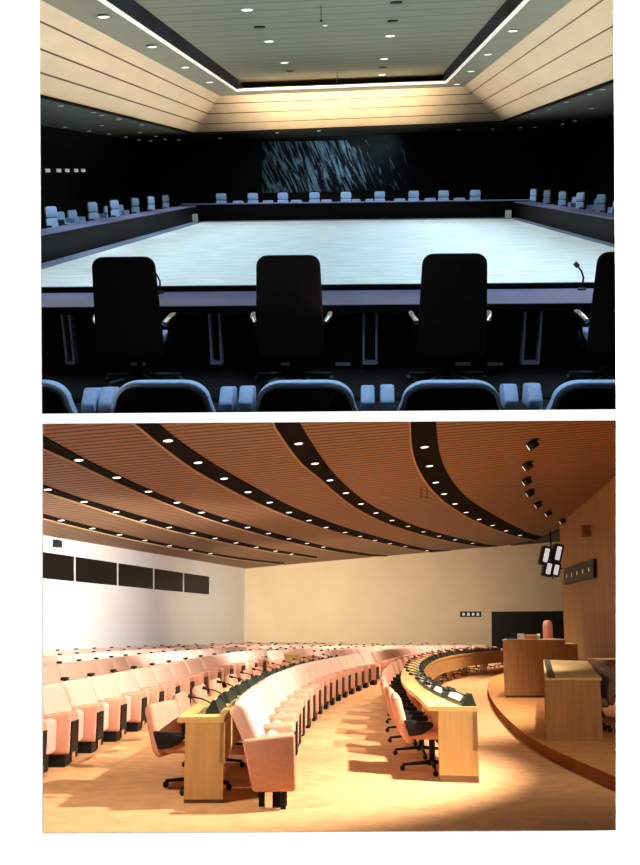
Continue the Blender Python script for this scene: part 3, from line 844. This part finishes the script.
# sign on the oak wall: follow the wall
def wall_right_x(y):
    for a, b in zip(wr, wr[1:]):
        if b.y <= y <= a.y: return b.x + (a.x - b.x) * (y - b.y) / (a.y - b.y)
def on_right(pu, pv):
    lo_, hi_ = 8.0, 43.0
    d = LR(pu, pv)
    for _ in range(50):
        m = (lo_ + hi_) / 2
        P = C0 + d * (m / d.y)
        if P.x < wall_right_x(m): lo_ = m
        else: hi_ = m
    return C0 + d * (lo_ / d.y)
a, b_, c, d = on_right(566.5, 569), on_right(597, 558.5), on_right(597, 578), on_right(566.5, 585)
nrm = (b_ - a).cross(Vector((0, 0, 1))).normalized(); nrm = nrm if nrm.x < 0 else -nrm
sign('wall_sign', 'black sign with five lit marks on the oak side wall', [p + nrm * .03 for p in (a, b_, c, d)], nrm * .1, 5, .085)
# small lamp washing the oak wall above the sign
p = on_right(592.5, 531)
b = B(); box(b, (-.45, -.14, -.22), (-.1, .14, .22), .03); o = obj('wall_light', b, 'darkchair'); o.location = p
tag(o, 'small brown lamp high on the oak wall above the black sign', 'light')
# floodlight cluster
t = thing('floodlight_cluster', 'cluster of bright floodlights hanging beside the oak wall', 'light', LY(551, 546, 34.0))
o = Vector(t.location)
b = B(); tube(b, [(0, 0, .6), (0, 0, -1.25)], .025, 8); tube(b, [(-.35, 0, -.3), (.4, 0, -.3)], .03, 6); tube(b, [(-.35, 0, -.85), (.4, 0, -.85)], .03, 6); obj('pole', b, 'black_metal', t)
for (pu, pv, w, h) in ((545.5, 555.5, .17, .36), (557.5, 553.5, .17, .36), (548, 569, .17, .28), (555.5, 570, .16, .26)):
    c = LY(pu, pv, 33.9) - o
    b = B(); box(b, (c.x - w, c.y - .12, c.z - h), (c.x + w, c.y + .3, c.z + h), .04, 2, Matrix.Rotation(.25, 3, 'Y'), c); hs = obj('lamp_housing', b, 'black_metal', t)
    b = B(); box(b, (c.x - w * .5, c.y - .16, c.z - h * .72), (c.x + w * .5, c.y - .11, c.z + h * .72), .02, 2, Matrix.Rotation(.25, 3, 'Y'), c); obj('lamp_face', b, 'lampwhite', hs)

# --- rows of fixed seats
def theatre_seat(label):
    t = thing('theatre_seat', label, 'chair')
    arm = [(-.0, .635), (-.005, .15), (-.38, .15), (-.47, .59)]
    b = B(); prism(b, arm, 0, .20, .5, .035, 3); ar = obj('arm_panel', b, 'pinkd', t, True)
    b = B(); box(b, (.235, -.012, .165), (.475, .014, .53), .004); s_ = obj('front_insert', b, 'blackp', ar)
    s_['label'] = 'black vertical insert in the arm front'
    b = B(); prism(b, [(-.15, .20), (-.19, .17), (-.32, .24), (-.29, .54), (-.23, .585), (-.15, .55)], 0, -.485, .19, .03, 3); obj('seat', b, 'pinkf', t, True)
    b = B(); prism(b, [(-.25, .30), (-.36, .30), (-.60, .84), (-.57, .915), (-.50, .93), (-.44, .88), (-.29, .55)], 0, -.49, .40, .05, 3); obj('backrest', b, 'pinkf', t, True)
    b = B(); box(b, (.27, -.32, 0), (.46, -.06, .16), .01); obj('foot', b, 'blackp', t)
    b = B(); box(b, (-.30, -.34, 0), (.02, -.16, .22), .01); obj('foot', b, 'blackp', t)
    b = B(); box(b, (.10, -.16, 0), (.19, -.06, .15), .01); obj('foot_bracket', b, 'chrome', t)
    return t
seat0 = theatre_seat('pink theatre seat')
seat_mic = B(); box(seat_mic, (-.34, -.80, .70), (.22, -.58, .72), .004); tube(seat_mic, [(-.1, -.7, .72), (-.06, -.68, .84), (.02, -.62, .93)], .012, 6); box(seat_mic, (-.02, -.66, .92), (.10, -.58, .965), .01)
mic_mesh = obj('rear_microphone', seat_mic, 'blackp')
mic_me = mic_mesh.data; bpy.data.objects.remove(mic_mesh)
sf = [True]
def put_seat(p, rz, sx, label, group, h=1.0, mic=False):
    global seat0
    if sf[0]:
        sf[0] = False; r = seat0
        r.location = (p.x, p.y, 0); r.rotation_euler = (0, 0, rz); r.scale = (sx, 1, h); r['label'] = label; r['group'] = group
    else:
        r = dup(seat0, (p.x, p.y, 0), rz, label, group, (sx, 1, h))
        for c in list(r.children):
            if c.name.startswith('rear_microphone'): bpy.data.objects.remove(c)
    if mic:
        m_ = bpy.data.objects.new('rear_microphone', mic_me); COL.objects.link(m_); m_.parent = r
    return r
Apts = [(-3.02, 7.4), (-2.98, 8.55), (-2.96, 9.70), (-2.93, 10.9), (-2.92, 12.1), (-2.87, 13.3), (-2.82, 14.6), (-2.8, 16.05), (-2.76, 17.6), (-2.71, 19.2), (-2.66, 21.1), (-2.6, 23.4), (-2.5, 25.5), (-2.37, 27.7), (-2.15, 30.2), (-1.75, 33), (-1.1, 36.3), (-.1, 40), (1.4, 43.7), (3.4, 46.6)]
Bpts = [(-.24, 8.55), (-.27, 9.6), (-.277, 10.7), (-.26, 11.7), (-.235, 12.7), (-.19, 14), (-.11, 15.1), (-.02, 16.25), (.08, 17.6), (.2, 18.6), (.34, 19.6), (.5, 20.7), (.67, 21.7), (.87, 22.8), (1.09, 23.9), (1.33, 25.2), (1.62, 26.5), (2.0, 27.9)]
Bext = [(2.2, 29.6), (2.6, 31.8), (3.15, 34.5), (3.9, 37.5), (5.0, 40.6), (6.6, 43.4), (8.6, 45.4)]
def P2(pts): return smoothed([Vector(p) for p in pts], 5)
AP, BP, BE = P2(Apts), P2(Bpts), P2(Bext)
def inside(p):
    if p.y > 50.8: return False
    if p.x < wl_x(p.y) + .9: return False
    if p.x > 13.5: return False
    pu = CX + F * p.x / p.y
    return pu > 26
def row(P, step, label, group, grow=0.0, end_panel=False, mic=True, s0=.0, h0=1.0, h1=1.0):
    tot = cum(P)[-1]; s = s0; i = 0; last = None
    out = []
    while s < tot - .3:
        st = step * (1 + grow * s / tot)
        p, t = walk(P, s + st / 2)
        if inside(p):
            r = put_seat(p, rot_of(t), st, label % nth(i), group, h0 + (h1 - h0) * s / tot, mic)
            out.append(r); i += 1
        s += st
    return out
def spaced(P, pts, label, group, mic, h0=1.0, h1=1.0):
    """one seat between each pair of measured points"""
    i = 0
    for k, (a, b) in enumerate(zip(pts, pts[1:])):
        a, b = Vector(a), Vector(b); p = (a + b) / 2
        if not inside(p): continue
        t = (b - a).normalized()
        put_seat(p, rot_of(t), (b - a).length, label % nth(i), group, h0 + (h1 - h0) * k / len(pts), mic); i += 1
NA = 15
spaced(AP, Apts[:NA], 'pink seat of the long left front row, %s from the near end', 'seats of the long left front row', True, 1, .93)
row(P2(Apts[NA - 1:]), 1.5, 'pink seat at the far bend of the left front row, %s along the bend', 'seats at the far bend of the left front row', 0, h0=.93, h1=.9)
spaced(BP, Bpts, 'pink seat backing onto the left microphone desk, %s from the near end', 'seats in front of the left microphone desk', False, 1, .97)
row(BE, 1.25, 'pink seat in the far front row beyond the gangway, %s along', 'far front row beyond the gangway', 0, mic=False, h0=.93, h1=.9)
row(offset(BE, -1.9), 1.3, 'pink seat in the far middle row beyond the gangway, %s along', 'far middle row beyond the gangway', 0, mic=True, h0=.93, h1=.9)
row(offset(BE, -3.5), 1.35, 'pink seat in the far rear row beyond the gangway, %s along', 'far rear row beyond the gangway', 0, h0=.95, h1=.9)
for k in range(1, 6):
    nm = ('second', 'third', 'fourth', 'fifth', 'sixth')[k - 1]
    row(offset(AP, -2.0 * k), 1.25 + .05 * k, 'pink seat in the ' + nm + ' row of the left block, %s from the near end', nm + ' row of the left block', .25, h0=1.0, h1=.93)

# --- end panel and its foot at the near end of the row by the desk
pA, tA = walk(BP, 0.0)
t = thing('row_end_panel', 'salmon upholstered end panel with metal foot closing the near row end', 'panel', (pA.x, pA.y, 0), rot_of(tA))
b = B(); prism(b, [(.01, .66), (.02, .155), (-.37, .155), (-.47, .60)], 0, .015, .12, .03, 3); obj('panel', b, 'pinkd', t, True)
b = B(); box(b, (.03, -.26, 0), (.09, -.19, .16), .008); f_ = obj('foot', b, 'chrome', t)
b = B(); box(b, (.03, -.12, 0), (.09, -.07, .15), .005); obj('foot_post', b, 'blackp', t)

# --- office chairs behind the curved desks
def desk_chair(label):
    t = thing('desk_chair', label, 'chair')
    b = B(); prism(b, [(-.22, .36), (-.30, .33), (-.36, .40), (-.46, .80), (-.43, .86), (-.37, .85), (-.28, .48)], 0, -.30, .30, .035, 3); obj('backrest', b, 'pinkd', t, True)
    b = B(); box(b, (-.30, -.27, .38), (.30, .12, .50), .05, 3); obj('seat', b, 'pinkd', t, True)
    for s in (-1, 1):
        b = B(); prism(b, [(-.34, .60), (-.02, .58), (.0, .53), (-.14, .44), (-.28, .42)], 0, s * .31 - .03, s * .31 + .03, .02); obj('armrest', b, 'blackp', t, True)
    b = B(); tube(b, [(0, 0, .07), (0, 0, .40)], .035, 8); obj('column', b, 'blackp', t)
    star_base(t, 'blackp', .34, .05, 4)
    return t
dc0 = desk_chair('pink desk chair'); df = [True]
def put_dc(p, rz, label, group, sx=1.0, z=0.0):
    if df[0]:
        df[0] = False; dc0.location = (p.x, p.y, z); dc0.rotation_euler = (0, 0, rz); dc0.scale = (sx, 1, 1); dc0['label'] = label; dc0['group'] = group; return dc0
    return dup(dc0, (p.x, p.y, z), rz, label, group, (sx, 1, 1))

# --- microphone console
def console(label):
    t = thing('microphone_console', label, 'microphone')
    b = B(); prism(b, [(-.10, 0), (.10, 0), (.10, .05), (.03, .15), (-.01, .15), (-.10, .04)], 0, -.36, .36, .008); obj('body', b, 'console', t)
    for s in (-1, 1):
        b = B(); prism(b, [(-.10, 0), (.12, 0), (.05, .19), (.0, .19)], 0, s * .36 - .05, s * .36 + .05, .006); obj('side_cheek', b, 'console', t)
    b = B(); thick(b, [(-.26, -.085, .062), (.26, -.085, .062), (.26, -.02, .150), (-.26, -.02, .150)], (0, -.006, .006)); cd = obj('name_card', b, 'paper', t)
    b = B(); tube(b, [(.36, -.03, .15), (.34, -.14, .20), (.32, -.30, .23)], .011, 6); tube(b, [(.32, -.28, .225), (.315, -.36, .245)], .026, 8); obj('gooseneck_microphone', b, 'blackp', t)
    return t
cs0 = console('dark green microphone console'); cf = [True]
def put_cs(p, rz, label, group, sx, z=.78, sy=1.0):
    if cf[0]:
        cf[0] = False; cs0.location = (p.x, p.y, z); cs0.rotation_euler = (0, 0, rz); cs0.scale = (sx, sy, sy); cs0['label'] = label; cs0['group'] = group; return
    dup(cs0, (p.x, p.y, z), rz, label, group, (sx, sy, sy))

# --- left curved desk
def curved_desk(name, label, outer, inner, zt_, panel_in, end_w):
    t = thing(name, label, 'desk', (*inner[0], 0))
    o = Vector((*inner[0], 0))
    def v3(p, z): return Vector((p.x, p.y, z)) - o
    b = B(); strip(b, [v3(p, zt_ - .05) for p in outer], [v3(p, zt_ - .05) for p in inner], (0, 0, .05)); obj('desk_top', b, 'oaktop', t)
    return t, o, v3
D1i = offset(BP, -.66); D1o = offset(BP, -1.10)
def cut(P, a, b):
    n = 40; return [walk(P, a + (b - a) * i / n)[0] for i in range(n + 1)]
li = cum(D1i)[-1]; lo_ = cum(D1o)[-1]
D1i_ = cut(D1i, .22, li - 2.2); D1o_ = cut(D1o, .22, lo_ - 2.2)
t, o, v3 = curved_desk('curved_desk', 'long curved pale oak desk with microphones behind the near row of pink seats', D1o_, D1i_, .78, None, None)
b = B(); pe = [p.lerp(q, .18) for p, q in zip(D1o_, D1i_)]
dirn = (D1i_[1] - D1i_[0]).normalized()
q = [pe[0], D1i_[0]]
thick(b, [v3(pe[0], .035), v3(D1i_[0], .035), v3(D1i_[0], .73), v3(pe[0], .73)], (dirn.x * .06, dirn.y * .06, 0)); obj('end_panel', b, 'oak', t)
b = B(); thick(b, [v3(pe[0] + dirn * .01, 0), v3(D1i_[0] + dirn * .01, 0), v3(D1i_[0] + dirn * .01, .035), v3(pe[0] + dirn * .01, .035)], (dirn.x * .05, dirn.y * .05, 0)); obj('plinth', b, 'plinth', t)
mp_ = [p.lerp(q, -.03) for p, q in zip(D1i_, D1o_)]; mq_ = [p.lerp(q, .08) for p, q in zip(D1i_, D1o_)]
b = B(); strip(b, [v3(p, .36) for p in mp_], [v3(p, .36) for p in mq_], (0, 0, .37)); obj('modesty_panel', b, 'oak', t)
fe = D1i_[-1]; fo = D1o_[-1]
b = B(); dn = (D1i_[-1] - D1i_[-2]).normalized() * -.06; thick(b, [v3(fo, 0), v3(fe, 0), v3(fe, .73), v3(fo, .73)], (dn.x, dn.y, 0)); obj('end_panel', b, 'oakd', t)
# consoles along its right edge
cp = offset(BP, -.80); sL = cum(cp)[-1]
s = .95; i = 0
while s < sL - 3.5:
    p, tt = walk(cp, s)
    put_cs(p, rot_of(tt), 'dark microphone console on the left curved desk, %s from the near end' % nth(i), 'consoles on the left curved desk', 1.0 + .01 * s, .78, .68)
    s += 1.25; i += 1
dcp = offset(BP, -.98); s = 1.0; i = 0
while s < sL - 2.5:
    p, tt = walk(dcp, s)
    put_dc(p, rot_of(tt) + (-.25 if i == 0 else 0), 'pink swivel chair behind the left curved desk, %s from the near end' % nth(i), 'chairs behind the left curved desk', 1.15)
    s += 1.45; i += 1

# --- right curved desk
D2o = P2([(1.154, 9.95), (1.2, 11.1), (1.22, 12.75), (1.30, 14.6), (1.46, 16.6), (1.82, 19.8), (2.3, 22.9), (2.85, 25.8), (3.5, 28.6), (4.3, 31.4), (5.3, 34.4), (6.6, 37.6), (8.2, 40.0)])
D2i = P2([(1.685, 9.86), (1.60, 11.1), (1.60, 12.5), (1.66, 14.2), (1.80, 16.0), (2.14, 18.9), (2.62, 22.0), (3.16, 24.8), (3.8, 27.4), (4.55, 29.8), (5.5, 32.3), (6.8, 35.0), (8.3, 37.0)])
n = 60
def resamp(P, n=60): tot = cum(P)[-1]; return [walk(P, tot * i / n)[0] for i in range(n + 1)]
D2o_, D2i_ = resamp(D2o), resamp(D2i)
t, o, v3 = curved_desk('curved_desk', 'horseshoe oak desk with dark microphone consoles facing the oak podium', D2o_, D2i_, .78, None, None)
a_, b2 = D2o_[0].lerp(D2i_[0], .22), D2i_[0].lerp(D2o_[0], .02)
b = B(); thick(b, [v3(a_, .07), v3(b2, .07), v3(b2, .73), v3(a_, .73)], (0, .08, 0)); obj('end_panel', b, 'oak', t)
b = B(); thick(b, [v3(a_, 0), v3(b2, 0), v3(b2, .07), v3(a_, .07)], (0, .08, 0)); obj('plinth', b, 'plinth', t)
mi = [p.lerp(q, .02) for p, q in zip(D2i_, D2o_)]; mo = [p.lerp(q, .12) for p, q in zip(D2i_, D2o_)]
b = B(); strip(b, [v3(p, .33) for p in mi], [v3(p, .33) for p in mo], (0, 0, .40)); obj('modesty_panel', b, 'oak', t)
for f in (.2, .36, .47, .58, .68, .78, .88, 1.0):
    k = int(f * n); d2 = (D2i_[min(k + 1, n)] - D2i_[max(k - 1, 0)]).normalized() * .05
    p, q = D2i_[k].lerp(D2o_[k], .1), D2i_[k].lerp(D2o_[k], .55)
    b = B(); thick(b, [v3(p, 0), v3(q, 0), v3(q, .73), v3(p, .73)], (d2.x, d2.y, 0)); obj('leg', b, 'oakd', t)
s = .55; i = 0
cpl = [p.lerp(q, .16) for p, q in zip(D2i_, D2o_)]; sL = cum(cpl)[-1]
while s < sL - .6:
    p, tt = walk(cpl, s)
    put_cs(p, rot_of(tt), 'dark microphone console on the horseshoe desk, %s from the near end' % nth(i), 'consoles on the horseshoe desk', 1.25 if s < 12 else 1.1, .78, .72)
    s += 1.15 if s < 12 else 1.3; i += 1
ocp = offset(D2o_, .10); s = .75; i = 0; sL = cum(ocp)[-1]
while s < sL - .8:
    p, tt = walk(ocp, s)
    put_dc(p, rot_of(tt), 'pink swivel chair behind the horseshoe desk, %s from the near end' % nth(i), 'chairs behind the horseshoe desk', 1.2)
    s += 1.3 if s < 10 else 1.6; i += 1

# --- podium on the stage
t = thing('podium', 'tall brown oak podium with papers on top on the stage', 'podium', (3.96, 19.8, .15))
o = Vector(t.location)
r1 = LY(577.5, 642, 19.8).x
w1 = LY(565, 640, 19.8).x - o.x; w2 = r1 - o.x
foot_ = [(0, 0), (w1, 0), (w1 + .3, 1.6), (.42, 1.6)]
def block(poly, z0, z1): 
    b = B(); slab(b, [Vector((x, y, z0)) for x, y in poly], z1 - z0); return b
obj('front_panel', block(foot_, .04, 1.2), 'oakd', t)
obj('side_panel', block([(w1 + .002, .02), (w2, .02), (w2 + .3, 1.5), (w1 + .29, 1.5)], .04, 1.13), 'oakd', t)
obj('plinth', block([(.03, .03), (w2 - .02, .03), (w2 + .2, 1.5), (.45, 1.5)], 0, .04), 'plinth', t)
obj('podium_top', block([(-.02, -.02), (w1 + .02, -.02), (w1 + .34, 1.64), (.40, 1.64)], 1.2, 1.225), 'oakd', t)
for pu, lab in ((516, 'small white floor light at the left foot of the podium'), (541.5, 'small white floor light at the right foot of the podium')):
    p = LZ(pu, 696, .15)
    b = B(); box(b, (-.09, -.07, 0), (.09, .05, .07), .02); o_ = obj('floor_light', b, 'paper' if pu < 530 else 'white_metal'); o_.location = p
    tag(o_, lab, 'light', 'floor lights by the podium')
for pu, pv, w, h, m, nm, lab in ((511.5, 638, .12, .05, 'blackp', 'desk_lamp', 'black low reading lamp on the podium top at left'), (521.5, 637.5, .07, .13, 'paper', 'paper_stack', 'white papers standing on the podium top'),
                                (530.5, 638, .14, .09, 'oak', 'wooden_box', 'small wooden box in the middle of the podium top'), (538.5, 637.5, .05, .12, 'paper', 'water_glass', 'pale glass beside the wooden box on the podium')):
    p = LY(pu, 640, 20.3)
    b = B()
    if nm == 'water_glass': tube(b, [(0, 0, 0), (0, 0, h)], w * .6, 10, w * .8)
    elif nm == 'paper_stack':
        for k in range(4): box(b, (-w, -.1 + .01 * k, k * h / 4), (w * (1 - .1 * k), .1, (k + .8) * h / 4), .004)
    elif nm == 'desk_lamp': box(b, (-w, -.08, 0), (w, .08, .03), .01); tube(b, [(-w * .6, 0, .03), (-w * .2, 0, h + .08), (w * .5, -.05, h + .05)], .02, 6)
    else: box(b, (-w, -.1, 0), (w, .1, h), .01); box(b, (-w * .9, -.09, h), (w * .9, .09, h + .02), .006)
    o_ = obj(nm, b, m); o_.location = (p.x, 20.3, 1.375); tag(o_, lab, {'desk_lamp': 'lamp', 'paper_stack': 'paper', 'wooden_box': 'box', 'water_glass': 'glass'}[nm])
# speaker's chair behind the podium
p = LY(548, 640, 22.5)
t = thing('speaker_chair', 'high-backed dusky pink chair standing behind the podium', 'chair', (p.x + .25, 22.5, .15), -PI / 2 - .55)
b = B(); prism(b, outline(.56, .42, .5, 1.66, .14), 1, -.32, -.18, .04); obj('backrest', b, 'pinkd', t, True)
b = B(); box(b, (-.24, -.19, 1.12), (.24, -.12, 1.22), .02); obj('neck_cushion', b, 'pinkf', t, True)
b = B(); box(b, (-.28, -.25, .42), (.28, .28, .54), .04); obj('seat', b, 'pinkd', t, True)
b = B(); tube(b, [(0, 0, .06), (0, 0, .44)], .035); obj('column', b, 'blackp', t)
star_base(t, 'blackp', .32)
# --- side desk on the stage
t = thing('side_desk', 'square brown oak desk at the right of the stage with dark inlay', 'desk', (3.04, 12.2, .15))
o = Vector(t.location)
f0, f1 = LY(544.5, 679, 12.2), LY(600, 677, 12.2)
g0, g1 = LZ(543.4, 661.0, .93), LZ(587.5, 662.6, .93)
ztp = .93
b = B(); thick(b, [(f0.x - o.x, 0, .0), (f1.x - o.x, 0, .0), (f1.x - o.x, 0, ztp - .15), (f0.x - o.x, 0, ztp - .15)], (.02, .08, 0)); obj('front_panel', b, 'oakd', t)
b = B(); thick(b, [Vector((f0.x, 12.19, ztp)) - o, Vector((f1.x + .02, 12.19, ztp)) - o, g1 - o, g0 - o], (0, 0, .03)); obj('desk_top', b, 'oaktop', t)
def lp(p, q, f): return p.lerp(q, f)
F0, F1 = Vector((f0.x, 12.19, ztp + .03)), Vector((f1.x, 12.19, ztp + .03)); G0, G1 = g0 + Vector((0, 0, .03)), g1 + Vector((0, 0, .03))
b = B(); thick(b, [lp(F0, F1, .06) - o, lp(F0, F1, .19) - o, lp(G0, G1, .15) - o, lp(G0, G1, .02) - o], (0, 0, .012)); il = obj('inlay', b, 'console', t); il['label'] = 'dark green strip let into the desk top'
b = B(); thick(b, [(f0.x - o.x, .05, .0), (G0.x - o.x, G0.y - o.y - .1, .0), (G0.x - o.x, G0.y - o.y - .1, ztp - .15), (f0.x - o.x, .05, ztp - .15)], (.06, 0, 0)); obj('side_panel', b, 'oakd', t)
for i, (pu, pv, yy, lab) in enumerate(((604, 690, 13.4, 'brown upholstered chair at the side desk, nearer of the pair'), (595, 680, 15.6, 'brown upholstered chair at the side desk, farther of the pair'))):
    ex_ = F1.x + (G1.x - F1.x) * (yy - F1.y) / (G1.y - F1.y)
    t = thing('stage_chair', lab, 'chair', (ex_ - .17, yy, .15), PI / 2 - .12, 'brown chairs at the side desk')
    b = B(); prism(b, [(-.22, .40), (-.30, .38), (-.40, .82), (-.36, .93), (-.27, .92), (-.20, .5)], 0, -.48, .48, .05, 3); obj('backrest', b, 'darkchair', t, True)
    b = B(); box(b, (-.42, -.25, .36), (.42, .26, .48), .04); obj('seat', b, 'darkchair', t, True)
    b = B(); tube(b, [(0, 0, .06), (0, 0, .38)], .04); obj('column', b, 'blackp', t)
    star_base(t, 'blackp', .34)
# low oak benches behind those chairs, against the oak wall
a = LZ(597, 683, .75); 
t = thing('wall_bench', 'low brown oak bench at the right edge behind the brown chairs', 'bench', (LY(601, 700, 19.2).x, 19.2, .15))
b = B(); box(b, (0, 0, .62), (2.6, .9, .82), .01); obj('upper_board', b, 'oakd', t)
b = B(); box(b, (0, .05, .28), (2.6, .9, .46), .01); obj('lower_board', b, 'oakd', t)
b = B(); box(b, (.05, .2, 0), (2.55, .85, .64)); obj('body', b, 'blackp', t)
# small wooden end desks among the far seats
for (p0, p1, v0, v1, yy, lab) in ((284, 300, 653, 664, 24.0, 'small yellow wooden desk among the far seats left of the gangway'), (361.5, 369.5, 654, 664.5, 29.0, 'small yellow wooden desk at the gangway end of the microphone row'),
                                (168, 181, 650.5, 656, 33.0, 'small yellow wooden desk far back in the left block')):
    a, c = LY(p0, v0, yy), LY(p1, v1, yy)
    t = thing('wooden_desk', lab, 'desk', (a.x, yy, 0), 0, 'small wooden desks among the seats')
    b = B(); box(b, (0, 0, a.z - .05), (c.x - a.x, .5, a.z), .01); obj('desk_top', b, 'oaktop', t)
    b = B(); box(b, (.01, .02, 0), (c.x - a.x - .01, .08, a.z - .05)); obj('front_panel', b, 'oak', t)

# --- lights of the lower hall
WARM = (1, .88, .70)
spot('stage_key', (2.6, 9.4, 3.7), (-2.4, 11.5, 0), 2700, (1, .92, .78), 100, .5, .08)
spot('stage_key', (4.2, 14.0, 4.7), (-1.0, 17.5, 0), 2100, (1, .92, .78), 100, .6, .10)
for x, y, tx, ty, pw in ((-4.5, 12, -4.5, 14, 900), (-4.0, 20, -4.5, 21, 760), (-4.0, 28, -4.5, 29, 950), (0, 30, 0.5, 31, 1300), (1.5, 38, 2, 39, 1900), (5.2, 27, 4.4, 26, 2800), (5.5, 40, 6, 41, 1700), (4.6, 20, 4.6, 21, 1100), (-1.5, 15.5, -1.2, 16.5, 700)):
    z_ = min(cz_at(x, y) - .25, 1.6 + .232 * y)
    spot('trough_lamp', (x, y, z_), (tx, ty, 0), pw, WARM, 120, .8, .15)
spot('near_floor_fill', (-2.3, 7.5, 3.3), (-1.6, 9.4, 0), 470, WARM, 130, 1, .25)  # unseen lamp added to brighten the near floor and left desk end
spot('stage_front_fill', (3.6, 9.4, 3.75), (3.6, 11.2, 0), 200, WARM, 110, 1, .25)  # unseen lamp added to lift the front of the stage
# fill lamps added in mid-hall, without fixtures, for the left and back walls
area('wall_fill', (-2.4, 24, 2.6), (-8.3, 31, 3.0), 10, 1.6, 700, (1, .97, .93), 80)
area('wall_fill', (-1.2, 36, 2.6), (-1.5, 52, 3.0), 6, 1.6, 400, (1, .90, .72), 70)
area('wall_fill', (6.0, 36, 2.6), (7, 52, 2.8), 6, 1.6, 160, (1, .93, .76), 70)
p = on_right(592.5, 531)
spot('wall_lamp', p + Vector((-.5, 0, -.35)), p + Vector((-.1, 0, -2.6)), 60, (1, .82, .55), 70, .8, .04)
area('ceiling_fill', (-1.5, 22, .95), (-1.5, 22.01, 6), 3.0, 14.0, 40, (1, .86, .66), 180, False, (0, 1, 0))  # unseen fill added low in the hall to lift the ceiling

# --- sun added to rake along the dividing wall and turn it white
sd = bpy.data.lights.new('sun', 'SUN'); sd.energy = 40; sd.color = (1, 1, .985); sd.angle = math.radians(.5)
so = bpy.data.objects.new('sun', sd); COL.objects.link(so)
sdir = (RGT * 1.0 + FWD * .10).normalized()
so.rotation_euler = sdir.to_track_quat('-Z', 'Y').to_euler()

w = bpy.data.worlds.new('world'); S.world = w; w.use_nodes = True
w.node_tree.nodes['Background'].inputs['Color'].default_value = (0.8, .8, .8, 1)
w.node_tree.nodes['Background'].inputs['Strength'].default_value = 0.02

# the upper hall stands in its own tilted frame
bpy.context.view_layer.update()
for o in UPPER:
    o.matrix_world = UM @ o.matrix_basis
